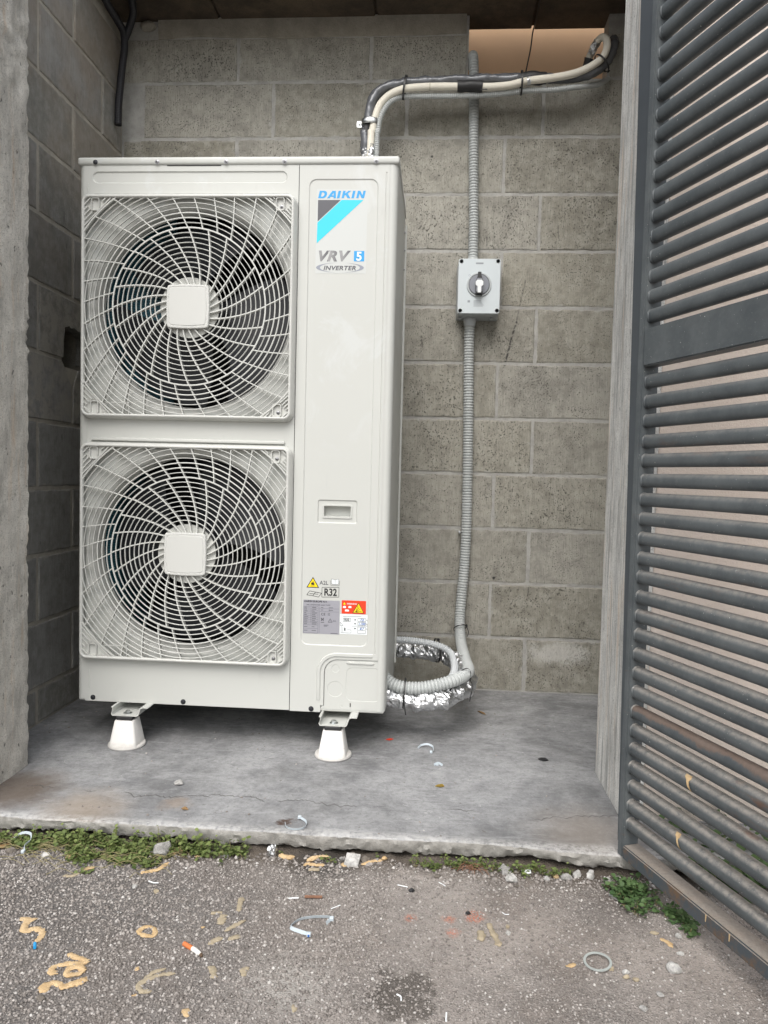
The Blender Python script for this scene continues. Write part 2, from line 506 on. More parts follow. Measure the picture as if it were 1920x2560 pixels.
M['pipe_cream'] = simple('cream_lagging', (0.78, 0.74, 0.64), 0.75, var=0.06, vscale=30, bump=0.25, bscale=160)


def mat_foil():
    t = NT('crumpled_foil')
    t.color((0.72, 0.73, 0.74))
    t.p.inputs['Metallic'].default_value = 1.0
    t.rough(0.34)
    t.bump(t.math('ADD', t.voronoi(75, out='Distance'), t.noise(95, 3, 0.55, dist=1.0)), 0.6, 0.003)
    return t.m


M['foil'] = mat_foil()
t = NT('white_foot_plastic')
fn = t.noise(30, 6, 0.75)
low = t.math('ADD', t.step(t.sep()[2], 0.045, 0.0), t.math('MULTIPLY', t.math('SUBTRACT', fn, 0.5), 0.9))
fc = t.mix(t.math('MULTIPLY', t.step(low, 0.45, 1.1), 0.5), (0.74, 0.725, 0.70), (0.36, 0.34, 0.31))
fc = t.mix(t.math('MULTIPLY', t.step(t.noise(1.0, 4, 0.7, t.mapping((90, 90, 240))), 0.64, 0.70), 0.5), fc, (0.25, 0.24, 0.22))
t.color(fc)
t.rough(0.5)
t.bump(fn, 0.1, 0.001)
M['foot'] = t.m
M['switch'] = simple('grey_enclosure_plastic', (0.47, 0.50, 0.51), 0.45, var=0.02)
M['switch_lid'] = simple('pale_enclosure_lid', (0.56, 0.61, 0.63), 0.38, var=0.02)
M['knob_plate'] = simple('mid_grey_plastic', (0.22, 0.23, 0.26), 0.4)
M['black'] = simple('black_plastic', (0.014, 0.014, 0.015), 0.4)
M['white'] = simple('white_plastic', (0.78, 0.80, 0.81), 0.4, var=0.02)


def mat_steel():
    t = NT('weathered_grey_paint')
    x, y, z = t.sep()
    n1 = t.noise(9, 5, 0.7)
    n2 = t.noise(70, 5, 0.75)
    col = t.mix(t.step(n1, 0.3, 0.7), (0.062, 0.072, 0.078), (0.102, 0.114, 0.119))
    col = t.mix(t.math('MULTIPLY', t.step(n2, 0.52, 0.72), 0.35), col, (0.135, 0.14, 0.138))
    nz = t.sep(t.geo.outputs['Normal'])[2]
    # dust settles on upward faces, thicker near the ground
    dustm = t.math('MULTIPLY', t.step(nz, 0.05, 0.75), t.step(z, 1.6, 0.0))
    dustm = t.math('MULTIPLY', dustm, t.step(n2, 0.22, 0.62))
    col = t.mix(t.math('MULTIPLY', dustm, 0.85), col, (0.30, 0.275, 0.245))
    rn = t.noise(1.0, 5, 0.7, t.mapping((4, 4, 22), (1.0, 3.2, 0.7)))
    rust = t.math('MULTIPLY', t.step(rn, 0.58, 0.72), t.step(z, 1.3, 0.25))
    col = t.mix(t.math('MULTIPLY', rust, 0.75), col, t.mix(n2, (0.085, 0.040, 0.022), (0.19, 0.095, 0.055)))
    wf = t.step(t.noise(260, 2, 0.5, t.mapping((1, 1, 1), (2, 4, 8))), 0.735, 0.76)
    col = t.mix(t.math('MULTIPLY', wf, 0.8), col, (0.55, 0.55, 0.53))
    t.color(col)
    t.rough(t.mix(n1, (0.42, 0.42, 0.42), (0.62, 0.62, 0.62)))
    t.bump(n2, 0.25, 0.001)
    return t.m


M['steel'] = mat_steel()
M['steel_dark'] = simple('dark_blue_grey_paint', (0.050, 0.058, 0.066), 0.5, var=0.15, vscale=8, bump=0.1, bscale=60)


def mat_rust_slat():
    t = NT('rusted_grey_paint')
    n1 = t.noise(14, 6, 0.75)
    n2 = t.noise(110, 5, 0.75)
    nz = t.sep(t.geo.outputs['Normal'])[2]
    col = t.mix(t.step(n1, 0.3, 0.7), (0.062, 0.072, 0.078), (0.102, 0.114, 0.119))
    up_ = t.math('ADD', nz, t.math('MULTIPLY', t.math('SUBTRACT', n1, 0.5), 2.2))
    rs_ = t.step(up_, 0.0, 0.45)
    col = t.mix(t.math('MULTIPLY', rs_, 0.6), col, t.mix(n2, (0.10, 0.055, 0.036), (0.24, 0.155, 0.108)))
    t.color(col)
    t.rough(0.75)
    t.bump(n2, 0.4, 0.001)
    return t.m


M['rust_slat'] = mat_rust_slat()


def mat_rail():
    t = NT('rusty_grey_rail')
    n1 = t.noise(16, 6, 0.75)
    n2 = t.noise(150, 5, 0.75)
    nz = t.sep(t.geo.outputs['Normal'])[2]
    col = t.mix(t.step(n1, 0.42, 0.62), (0.060, 0.072, 0.082), (0.135, 0.085, 0.052))
    top = t.step(nz, 0.3, 0.8)
    col = t.mix(t.math('MULTIPLY', top, 0.85), col, t.mix(n2, (0.13, 0.105, 0.085), (0.36, 0.325, 0.285)))
    col = t.mix(t.math('MULTIPLY', t.step(n2, 0.62, 0.72), 0.4), col, (0.30, 0.28, 0.25))
    t.color(col)
    t.rough(0.75)
    t.bump(n2, 0.5, 0.0015)
    return t.m


M['rail'] = mat_rail()
M['blue'] = simple('cyan_print', S(40, 152, 214)[:3], 0.4, var=0.0)
M['cyan'] = simple('pale_cyan_print', S(44, 198, 220)[:3], 0.4, var=0.0)
M['print_dark'] = simple('dark_grey_print', (0.085, 0.085, 0.098), 0.4, var=0.0)
M['print_black'] = simple('black_print', (0.02, 0.02, 0.021), 0.4, var=0.0)
M['print_grey'] = simple('slate_print', (0.27, 0.29, 0.34), 0.4, var=0.0)
M['ink_blue'] = simple('blue_pen_ink', (0.02, 0.12, 0.45), 0.4, var=0.0)
M['yellow'] = simple('yellow_print', S(248, 216, 20)[:3], 0.4, var=0.0)
M['red'] = simple('red_label', S(226, 62, 30)[:3], 0.4, var=0.0)
M['paper'] = simple('white_label', (0.76, 0.80, 0.81), 0.4, var=0.0)
M['label_grey'] = simple('silver_label', (0.36, 0.36, 0.40), 0.35, 0.2, var=0.02)
M['film'] = simple('clear_white_film', (0.545, 0.562, 0.548), 0.35, var=0.0)
t = NT('striped_print')
w_ = t.math('FRACT', t.math('MULTIPLY', t.sep()[2], 310.0))
gx = t.math('FRACT', t.math('MULTIPLY', t.math('SUBTRACT', t.sep()[0], 0.708), 1 / 0.034))
t.color(t.mix(t.math('MULTIPLY', t.step(w_, 0.55, 0.62), t.step(gx, 1.0, 0.15)), (0.10, 0.10, 0.11), (0.55, 0.55, 0.54)))
t.rough(0.4)
M['striped'] = t.m


def mat_foam():
    t = NT('dried_foam')
    n = t.noise(60, 5, 0.7)
    f = t.noise(420, 3, 0.6)
    ob = t.rnd()
    col = t.mix(t.step(n, 0.3, 0.7), S(180, 150, 108), S(204, 178, 138))
    col = t.mix(t.math('MULTIPLY', ob, 0.55), col, S(190, 168, 134))
    col = t.mix(t.math('MULTIPLY', t.step(f, 0.56, 0.68), 0.5), col, S(140, 96, 54))
    t.color(col)
    t.rough(0.85)
    t.bump(t.math('ADD', n, f), 0.6, 0.002)
    return t.m


M['foam'] = mat_foam()
M['foam_grey'] = simple('soiled_foam', S(158, 146, 124)[:3], 0.9, var=0.2, vscale=120, bump=0.6, bscale=400)


def mat_stone(name, base):
    t = NT(name)
    n = t.noise(60, 5, 0.75)
    f = t.noise(500, 3, 0.6)
    col = t.mix(t.step(n, 0.3, 0.7), tuple(x * 0.6 for x in base), tuple(min(1, x * 1.25) for x in base))
    col = t.mix(t.math('MULTIPLY', t.step(f, 0.55, 0.66), 0.6), col, tuple(x * 0.4 for x in base))
    t.color(col)
    t.rough(0.9)
    t.bump(t.math('ADD', n, f), 0.7, 0.002)
    return t.m


M['stone'] = mat_stone('grey_rubble', (0.36, 0.35, 0.335))
M['stone_pale'] = mat_stone('pale_rubble', (0.47, 0.46, 0.44))
M['stone_dark'] = mat_stone('brown_rubble', (0.16, 0.14, 0.12))


def mat_leaf(name, a, b):
    t = NT(name)
    at = t.n.new('ShaderNodeAttribute')
    at.attribute_name = 'tone'
    col = t.mix(at.outputs['Fac'], a, b)
    t.color(col)
    t.rough(0.5)
    t.p.inputs['Specular IOR Level'].default_value = 0.3
    tr = t.n.new('ShaderNodeBsdfTranslucent')
    t.link(col, tr.inputs['Color'])
    mx = t.n.new('ShaderNodeMixShader')
    mx.inputs[0].default_value = 0.25
    out = t.n['Material Output']
    t.link(t.p.outputs[0], mx.inputs[1])
    t.link(tr.outputs[0], mx.inputs[2])
    t.link(mx.outputs[0], out.inputs['Surface'])
    return t.m


M['leaf'] = mat_leaf('weed_leaf', (0.050, 0.085, 0.024), (0.24, 0.29, 0.10))
M['leaf_big'] = mat_leaf('broad_leaf', (0.035, 0.078, 0.026), (0.145, 0.225, 0.090))
M['stem'] = simple('dry_stem', (0.22, 0.19, 0.09), 0.8, var=0.3, vscale=60)
M['stem_red'] = simple('dry_red_root', (0.20, 0.10, 0.06), 0.8, var=0.2, vscale=60)
M['inner_wall'] = simple('ochre_painted_wall', (0.66, 0.44, 0.27), 0.85, var=0.06, vscale=5)
M['gasket'] = simple('grey_fibre_ring', (0.36, 0.385, 0.37), 0.6, var=0.1, vscale=80)
M['cork'] = simple('cork_filter_paper', S(196, 112, 64)[:3], 0.7, var=0.08, vscale=200)
M['ash_paper'] = simple('cigarette_paper', (0.72, 0.70, 0.66), 0.8, var=0.05)
M['char'] = simple('tobacco_ash', (0.10, 0.065, 0.04), 0.9, var=0.3, vscale=300)
M['gold'] = simple('gold_wrapper', (0.62, 0.42, 0.08), 0.3, 0.8, var=0.2, vscale=200)
M['dry_leaf'] = simple('dead_leaf', (0.26, 0.16, 0.07), 0.8, var=0.2, vscale=150)


# ------------------------------------------------------------------ mesh helpers
class MB:
    def __init__(self):
        self.v, self.f = [], []

    def add(self, vs_, fs):
        o = len(self.v)
        self.v += [tuple(p) for p in vs_]
        self.f += [tuple(i + o for i in q) for q in fs]
        return self

    def box(self, x0, x1, y0, y1, z0, z1):
        return self.add([(x0, y0, z0), (x1, y0, z0), (x1, y1, z0), (x0, y1, z0), (x0, y0, z1), (x1, y0, z1), (x1, y1, z1), (x0, y1, z1)],
                        [(0, 3, 2, 1), (4, 5, 6, 7), (0, 1, 5, 4), (1, 2, 6, 5), (2, 3, 7, 6), (3, 0, 4, 7)])

    def bbox(self, x0, x1, y0, y1, z0, z1, b=0.003, seg=2):
        bm = bmesh.new()
        bmesh.ops.create_cube(bm, size=1)
        for v in bm.verts:
            v.co = ((x0 + x1) / 2 + v.co.x * (x1 - x0), (y0 + y1) / 2 + v.co.y * (y1 - y0), (z0 + z1) / 2 + v.co.z * (z1 - z0))
        bmesh.ops.bevel(bm, geom=bm.edges[:], offset=b, segments=seg, affect='EDGES', profile=0.5)
        return self.bm(bm)

    def bm(self, bm):
        bm.verts.index_update()
        self.add([v.co[:] for v in bm.verts], [[v.index for v in f.verts] for f in bm.faces])
        bm.free()
        return self

    def loft(self, loops, close=True, cap0=False, cap1=False):
        n = len(loops[0])
        vs_ = [p for l in loops for p in l]
        fs = []
        for k in range(len(loops) - 1):
            for i in range(n if close else n - 1):
                j = (i + 1) % n
                fs.append((k * n + i, k * n + j, (k + 1) * n + j, (k + 1) * n + i))
        if cap0:
            fs.append(tuple(range(n - 1, -1, -1)))
        if cap1:
            fs.append(tuple((len(loops) - 1) * n + i for i in range(n)))
        return self.add(vs_, fs)

    def tube(self, path, rad, seg=12, closed=False, caps=True, flat=None):
        P = [Vector(p) for p in path]
        n = len(P)
        T = []
        for i in range(n):
            a = P[i - 1] if (i or closed) else P[0]
            b = P[(i + 1) % n] if (i < n - 1 or closed) else P[-1]
            d = b - a
            T.append(d.normalized() if d.length > 1e-9 else Vector((0, 0, 1)))
        ref = Vector((0, 0, 1)) if abs(T[0].z) < 0.9 else Vector((0, 1, 0))
        nrm = (ref - T[0] * ref.dot(T[0])).normalized()
        loops = []
        for i in range(n):
            nrm = (nrm - T[i] * nrm.dot(T[i]))
            nrm = nrm.normalized() if nrm.length > 1e-6 else T[i].orthogonal().normalized()
            bn = T[i].cross(nrm)
            r = rad(i) if callable(rad) else rad
            fl = flat or (1, 1)
            loops.append([P[i] + (nrm * math.cos(2 * PI * k / seg) * fl[0] + bn * math.sin(2 * PI * k / seg) * fl[1]) * r for k in range(seg)])
        if closed:
            loops.append(loops[0])
            return self.loft(loops)
        return self.loft(loops, True, caps, caps)

    def lathe(self, c, axis, prof, seg=32, a0=0.0, caps=True):
        """prof: (radius, height along axis) pairs around centre c."""
        ax = Vector(axis).normalized()
        e1 = ax.orthogonal().normalized()
        e2 = ax.cross(e1)
        loops = [[Vector(c) + ax * h + (e1 * math.cos(a0 + 2 * PI * k / seg) + e2 * math.sin(a0 + 2 * PI * k / seg)) * r for k in range(seg)] for r, h in prof]
        return self.loft(loops, True, caps and prof[0][0] > 1e-6, caps and prof[-1][0] > 1e-6)

    def prism(self, poly, y0, y1):
        """poly in (x, z), extruded along y."""
        n = len(poly)
        return self.add([(x, y0, z) for x, z in poly] + [(x, y1, z) for x, z in poly],
                        [tuple(range(n)), tuple(range(2 * n - 1, n - 1, -1))] + [(i, i + n, (i + 1) % n + n, (i + 1) % n) for i in range(n)])


ORG = {}


def mesh_of(name, mb, smooth=False, angle=40, org=(0, 0, 0)):
    me = bpy.data.meshes.new(name)
    o = Vector(org)
    me.from_pydata([tuple(Vector(p) - o) for p in mb.v], [], mb.f)
    me.validate()
    if smooth:
        bm = bmesh.new()
        bm.from_mesh(me)
        bmesh.ops.remove_doubles(bm, verts=bm.verts, dist=1e-6)
        bmesh.ops.recalc_face_normals(bm, faces=bm.faces)
        lim = math.radians(angle)
        for f in bm.faces:
            f.smooth = True
        for e in bm.edges:
            e.smooth = len(e.link_faces) == 2 and e.calc_face_angle(0) < lim
        bm.to_mesh(me)
        bm.free()
    me.update()
    return me


def obj(name, mb, mat, parent=None, smooth=False, angle=40):
    org = ORG.get(parent.name, Vector((0, 0, 0))) if parent else Vector((0, 0, 0))
    me = mb if isinstance(mb, bpy.types.Mesh) else mesh_of(name, mb, smooth, angle, org)
    if mat:
        me.materials.append(M[mat] if isinstance(mat, str) else mat)
    o = bpy.data.objects.new(name, me)
    C.objects.link(o)
    if parent:
        o.parent = parent
    ORG[o.name] = Vector(org)
    return o


def tag(o, label, cat, group=None):
    o['label'] = label
    o['category'] = cat
    if group:
        o['group'] = group
    return o


def thing(name, label, cat, loc=(0, 0, 0), group=None):
    o = bpy.data.objects.new(name, None)
    o.empty_display_size = 0.05
    o.location = loc
    C.objects.link(o)
    ORG[o.name] = Vector(loc)
    return tag(o, label, cat, group)


def kind(o, k, label=None):
    o['kind'] = k
    if label:
        o['label'] = label
    return o


def rr(x0, x1, z0, z1, r, seg=6):
    """rounded rectangle loop in (x, z)."""
    out = []
    for cx, cz, a in ((x1 - r, z1 - r, 0), (x0 + r, z1 - r, 90), (x0 + r, z0 + r, 180), (x1 - r, z0 + r, 270)):
        for k in range(seg + 1):
            t_ = math.radians(a + 90 * k / seg)
            out.append((cx + r * math.cos(t_), cz + r * math.sin(t_)))
    return out


def circ(cx, cz, r, n=64):
    return [(cx + r * math.cos(2 * PI * k / n), cz + r * math.sin(2 * PI * k / n)) for k in range(n)]


def plate(outer, y, recs=()):
    """flat panel in the xz plane with stepped recesses; rec = (loop_outer, loop_inner, depth, subrecs or None for an opening)."""
    bm = bmesh.new()

    def ring(pts, yy):
        vs_ = [bm.verts.new((p[0], yy, p[1])) for p in pts]
        es = [bm.edges.new((vs_[i], vs_[(i + 1) % len(vs_)])) for i in range(len(vs_))]
        return vs_, es

    def fill(es_out, yy, recs_):
        edges = list(es_out)
        for r in recs_:
            v1, e1 = ring(r[0], yy)
            edges += e1
            if r[1] is not None:
                v2, e2 = ring(r[1], yy + r[2])
                n = len(v1)
                for i in range(n):
                    bm.faces.new((v1[i], v1[(i + 1) % n], v2[(i + 1) % n], v2[i]))
                if r[3] is not None:
                    fill(e2, yy + r[2], r[3])
        bmesh.ops.triangle_fill(bm, use_beauty=True, use_dissolve=False, edges=edges)

    _, eo = ring(outer, y)
    fill(eo, y, recs)
    return MB().bm(bm)


def smooth_path(pts, n=8):
    """Catmull-Rom through pts."""
    P = [Vector(p) for p in pts]
    P = [P[0] * 2 - P[1]] + P + [P[-1] * 2 - P[-2]]
    out = []
    for i in range(1, len(P) - 2):
        for k in range(n):
            t_ = k / n
            a, b, c, d = P[i - 1], P[i], P[i + 1], P[i + 2]
            out.append(0.5 * ((2 * b) + (c - a) * t_ + (2 * a - 5 * b + 4 * c - d) * t_ ** 2 + (3 * b - a - 3 * c + d) * t_ ** 3))
    out.append(P[-2])
    return out


def resample(path, step):
    P = [Vector(p) for p in path]
    d = [0.0]
    for i in range(1, len(P)):
        d.append(d[-1] + (P[i] - P[i - 1]).length)
    n = max(2, int(d[-1] / step))
    out, j = [], 0
    for k in range(n + 1):
        s = d[-1] * k / n
        while j < len(P) - 2 and d[j + 1] < s:
            j += 1
        u = (s - d[j]) / max(1e-9, d[j + 1] - d[j])
        out.append(P[j].lerp(P[j + 1], u))
    return out


def ribbed(path, r, pitch=0.009, depth=0.0016, seg=16):
    """corrugated conduit: four rings per rib."""
    P = resample(smooth_path(path, 10), pitch / 5)
    prof = (0, 0.75, 1, 1, 0.75)
    return MB().tube(P, lambda i: r - depth * (1 - prof[i % 5]), seg)


def text_mb(s, size, x, z, y=-0.0006, sx=1.0, shear=0.0, bold=0.0, align='LEFT', spacing=1.0):
    cu = bpy.data.curves.new('lettering', 'FONT')
    cu.body = s
    cu.size = size
    cu.shear = shear
    cu.offset = bold * size
    cu.align_x = align
    cu.space_character = spacing
    cu.resolution_u = 3
    ob = bpy.data.objects.new('lettering', cu)
    C.objects.link(ob)
    dg = bpy.context.evaluated_depsgraph_get()
    me = bpy.data.meshes.new_from_object(ob.evaluated_get(dg))
    mb = MB().add([(x + v.co.x * sx, y, z + v.co.y) for v in me.vertices], [tuple(p.vertices) for p in me.polygons])
    bpy.data.objects.remove(ob)
    bpy.data.curves.remove(cu)
    bpy.data.meshes.remove(me)
    return mb


def strokes(segs, w, y=-0.0006):
    """flat printed lines (x0,z0,x1,z1)."""
    mb = MB()
    for x0, z0, x1, z1 in segs:
        d = Vector((x1 - x0, z1 - z0))
        n = Vector((-d.y, d.x)).normalized() * w / 2
        mb.add([(x0 + n.x, y, z0 + n.y), (x0 - n.x, y, z0 - n.y), (x1 - n.x, y, z1 - n.y), (x1 + n.x, y, z1 + n.y)], [(0, 1, 2, 3)])
    return mb


def flat_poly(pts, y=-0.0005):
    return MB().add([(p[0], y, p[1]) for p in pts], [tuple(range(len(pts)))])


def fbm(x, y, z, s, o=3):
    return noise.fractal(Vector((x * s, y * s, z * s)), 1.0, 2.0, o)


# ================================================================== SETTING
GZ = -0.05
WY = 0.707           # face of the back wall
LX = -0.178          # face of the left wall

# ---- ground: one sheet to the horizon, fine cells where it is seen close up
def axis_lines(lo, hi, step, far):
    a = list(np.arange(lo, hi + 1e-6, step))
    s, x = step, hi
    while x < far:
        s *= 1.35
        x += s
        a.append(x)
    s, x = step, lo
    while x > -far:
        s *= 1.35
        x -= s
        a.insert(0, x)
    return a


xs_ = axis_lines(-0.1, 2.1, 0.012, 160)
ys_ = axis_lines(-1.35, -0.40, 0.012, 160)
gv, gf = [], []
for yv in ys_:
    for xv in xs_:
        near = -0.4 < xv < 2.4 and -1.7 < yv < 0
        h = 0.0
        if near:
            h = fbm(xv, yv, 0.0, 6, 3) * 0.0035 + fbm(xv, yv, 3.0, 60, 2) * 0.0012
            h += 0.010 * max(0.0, min(1.0, (yv + 0.62) / 0.1)) * (0.5 + fbm(xv, yv, 1, 14, 3)) if yv > -0.62 else 0
        if yv > -0.42:
            h -= 0.02
        gv.append((xv, yv, GZ + h))
nx = len(xs_)
for j in range(len(ys_) - 1):
    for i in range(nx - 1):
        gf.append((j * nx + i, j * nx + i + 1, (j + 1) * nx + i + 1, (j + 1) * nx + i))
g = MB().add(gv, gf)
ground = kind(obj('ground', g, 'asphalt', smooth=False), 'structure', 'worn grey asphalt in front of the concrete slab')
for p in ground.data.polygons:
    p.use_smooth = True

# ---- concrete slab: flat top with a ragged, broken front edge
slx = list(np.arange(-0.55, 2.3, 0.007))
rows = []


def slab_front(x):
    return -0.508 + 0.010 * fbm(x, 0, 5, 3, 3) - 0.012 * (x > 1.2) * min(1, (x - 1.2) / 0.3) + 0.0025 * fbm(x, 1, 0, 60, 2)


def slab_bot(x):
    b = -0.035 + 0.006 * fbm(x, 2, 9, 9, 3) + 0.005 * fbm(x, 4, 1, 60, 3)
    b += 0.010 * math.exp(-((x - 1.33) / 0.07) ** 2) + 0.008 * math.exp(-((x - 0.22) / 0.09) ** 2)
    return b


prof_rows = []
for kx in slx:
    yf, zb = slab_front(kx), slab_bot(kx)
    j = lambda k, a: a * fbm(kx, k * 3.1, 2, 45, 3)
    prof_rows.append([(kx, 0.85, 0.0), (kx, 0.2, 0.0), (kx, -0.2, 0.0), (kx, yf + 0.02, 0.0), (kx, yf + 0.0025 + abs(j(1, 0.004)), 0.0), (kx, yf + 0.0005 + j(2, 0.003), -0.0030 + j(7, 0.0015)),
                      (kx, yf + j(3, 0.006), zb * 0.3), (kx, yf + 0.001 + j(6, 0.008), zb * 0.55), (kx, yf + 0.003 + j(4, 0.008), zb * 0.8), (kx, yf + 0.008 + j(5, 0.008), zb), (kx, yf + 0.09, zb + 0.004), (kx, 0.85, -0.09)])
sb = MB().loft(prof_rows, close=False)
slab = kind(obj('concrete_slab', sb, 'slab', smooth=True, angle=42), 'structure', 'grey trowelled concrete floor slab under the unit')

# ---- block walls
ZC = 0.21


def block_mesh(name, w, h, seed, d=0.06, ragged=0.0030):
    """front face towards -y, origin at the lower left front corner."""
    rs = random.Random(seed)
    n = max(4, int(w / 0.03))
    m = max(4, int(h / 0.03))

    def loop(ins, y, k):
        pts = []
        for i in range(n):
            pts.append((ins + (w - 2 * ins) * i / n, y, ins))
        for i in range(m):
            pts.append((w - ins, y, ins + (h - 2 * ins) * i / m))
        for i in range(n):
            pts.append((w - ins - (w - 2 * ins) * i / n, y, h - ins))
        for i in range(m):
            pts.append((ins, y, h - ins - (h - 2 * ins) * i / m))
        return [(p[0] + rs.uniform(-k, k), p[1] + rs.uniform(-k, k) * 0.25, p[2] + rs.uniform(-k, k)) for p in pts]

    mb = MB().loft([loop(0.0, d, 0), loop(0.0, 0.005, ragged * 0.6), loop(0.0022, 0.0014, ragged * 0.7), loop(0.006, 0.0, ragged * 0.3)], True, False, True)
    return mesh_of(name, mb)


BM = {}


def block(parent, u, z, w, h, left=False, tilt=0.0):
    w, h = round(w, 3), round(h, 3)
    key = (w, h, left, random.randrange(3))
    if key not in BM:
        me = block_mesh('block', w, h, hash(key) & 0xffff)
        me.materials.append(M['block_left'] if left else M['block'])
        BM[key] = me
    o = bpy.data.objects.new('block', BM[key])
    C.objects.link(o)
    o.parent = parent
    jy = random.uniform(-0.0012, 0.0012)
    if left:
        o.location = (LX - jy, u, z)
        o.rotation_euler = (0, 0, PI / 2)
    else:
        o.location = (u, WY + jy, z)
    return o


back_wall = thing('block_wall', 'pitted grey concrete block back wall behind the unit and conduits', 'wall')
XR = 1.76
HOLE = (1.148, 1.66, 2.31, 2.56)
mo = MB()
# mortar bed a few millimetres behind the block faces; the opening near the ceiling stays free
MY = WY + 0.0022


def sheet_y(mb, x0, x1, z0, z1, y, step=0.03):
    nx_, nz_ = max(1, int((x1 - x0) / step)), max(1, int((z1 - z0) / step))
    vs_ = [(x0 + (x1 - x0) * i / nx_, y + 0.0012 * fbm(x0 + i * step, 0, z0 + k * step, 30, 2), z0 + (z1 - z0) * k / nz_) for k in range(nz_ + 1) for i in range(nx_ + 1)]
    fs = [(k * (nx_ + 1) + i, k * (nx_ + 1) + i + 1, (k + 1) * (nx_ + 1) + i + 1, (k + 1) * (nx_ + 1) + i) for k in range(nz_) for i in range(nx_)]
    mb.add(vs_, fs)


sheet_y(mo, LX - 0.05, XR + 0.05, 0.0, HOLE[2], MY)
sheet_y(mo, LX - 0.05, HOLE[0], HOLE[2], 2.56, MY)
sheet_y(mo, HOLE[1], XR + 0.05, HOLE[2], 2.56, MY)
# thickness of the wall seen in the opening
mo.box(HOLE[0] - 0.02, HOLE[0], MY + 0.004, MY + 0.085, HOLE[2] - 0.01, 2.54)
mo.box(HOLE[1], HOLE[1] + 0.02, MY + 0.004, MY + 0.085, HOLE[2] - 0.01, 2.54)
mo.box(HOLE[0], HOLE[1], MY + 0.004, MY + 0.085, HOLE[2] - 0.03, HOLE[2] - 0.002)
obj('mortar', mo, 'mortar', back_wall)
for row in range(12):
    z0 = row * ZC + 0.0038
    h = ZC - 0.0078
    off = 1.432 if row % 2 == 0 else 1.293
    edges = sorted(e for e in [off - 0.51 * k for k in range(-2, 6)] if LX - 0.3 < e < XR + 0.6)
    if row == 11:
        h = 0.16
    for a, b in zip(edges[:-1], edges[1:]):
        x0, x1 = max(a + 0.0042, LX + 0.003), min(b - 0.0042, XR)
        if x1 - x0 < 0.03:
            continue
        if row == 11:
            if x0 >= HOLE[0] - 0.02 and x1 <= HOLE[1]:
                continue
            if x0 < HOLE[0] < x1:
                x1 = HOLE[0] - 0.004
            if x0 < HOLE[1] < x1 or (x0 >= HOLE[0] and x0 < HOLE[1]):
                x0 = HOLE[1] + 0.004
            if x1 - x0 < 0.03:
                continue
        block(back_wall, x0, z0, x1 - x0, h)
# rough plaster band under the ceiling, stopping at the opening
pb = MB()
n = 60
for (xa, xb) in ((LX + 0.14, HOLE[0] - 0.01),):
    lo_, hi_ = [], []
    for i in range(n + 1):
        xx = xa + (xb - xa) * i / n
        zl = 2.478 + 0.010 * fbm(xx, 0, 0, 3, 2)
        lo_.append((xx, WY - 0.0032, zl))
        hi_.append((xx, WY - 0.010, 2.545))
    pb.loft([[(p[0], WY + 0.001, p[2] - 0.003) for p in lo_], lo_, hi_], close=False)
obj('plaster_band', pb, 'plaster', back_wall)

left_wall = thing('block_wall', 'dark grey concrete block side wall left of the unit, with a broken hole', 'wall')
ml = MB()
LH = (0.256, 0.43, 1.167, 1.300)      # broken hole (y0, y1, z0, z1)


def sheet_x(mb, y0, y1, z0, z1, x):
    mb.add([(x, y0, z0), (x, y1, z0), (x, y1, z1), (x, y0, z1)], [(0, 1, 2, 3)])


for r_ in ((-0.3, LH[0] - 0.006, 0.0, 2.56), (LH[1], WY + 0.01, 0.0, 2.56), (LH[0] - 0.006, LH[1], 0.0, LH[2] - 0.006), (LH[0] - 0.006, LH[1], LH[3] + 0.006, 2.56)):
    sheet_x(ml, *r_, LX - 0.0032)
obj('mortar', ml, 'mortar_left', left_wall)
# dark cavity of the hollow block behind the hole
cv = MB()
y0, y1, z0, z1 = LH
cv.add([(LX - 0.004, y0 - 0.01, z0 - 0.01), (LX - 0.004, y1 + 0.01, z0 - 0.01), (LX - 0.004, y1 + 0.01, z1 + 0.01), (LX - 0.004, y0 - 0.01, z1 + 0.01),
        (LX - 0.14, y0 - 0.04, z0 - 0.03), (LX - 0.14, y1 + 0.03, z0 - 0.03), (LX - 0.14, y1 + 0.03, z1 + 0.03), (LX - 0.14, y0 - 0.04, z1 + 0.03)],
       [(0, 1, 5, 4), (1, 2, 6, 5), (2, 3, 7, 6), (3, 0, 4, 7), (4, 5, 6, 7)])
obj('cavity', cv, 'mortar_left', left_wall)


def left_poly(pts):
    """broken block: outline in (y, z) with a chipped rim."""
    n_ = len(pts)
    cy_ = sum(p[0] for p in pts) / n_
    cz_ = sum(p[1] for p in pts) / n_
    ins = [(p[0] + (cy_ - p[0]) * 0.03, p[1] + (cz_ - p[1]) * 0.03) for p in pts]
    bm = bmesh.new()
    a = [bm.verts.new((LX - 0.05, p[0], p[1])) for p in pts]
    b = [bm.verts.new((LX - 0.004, p[0], p[1])) for p in pts]
    c = [bm.verts.new((LX, p[0], p[1])) for p in ins]
    for i in range(n_):
        j = (i + 1) % n_
        bm.faces.new((a[i], a[j], b[j], b[i]))
        bm.faces.new((b[i], b[j], c[j], c[i]))
    bmesh.ops.triangle_fill(bm, use_beauty=True, edges=[bm.edges.get((c[i], c[(i + 1) % n_])) for i in range(n_)])
    return MB().bm(bm)


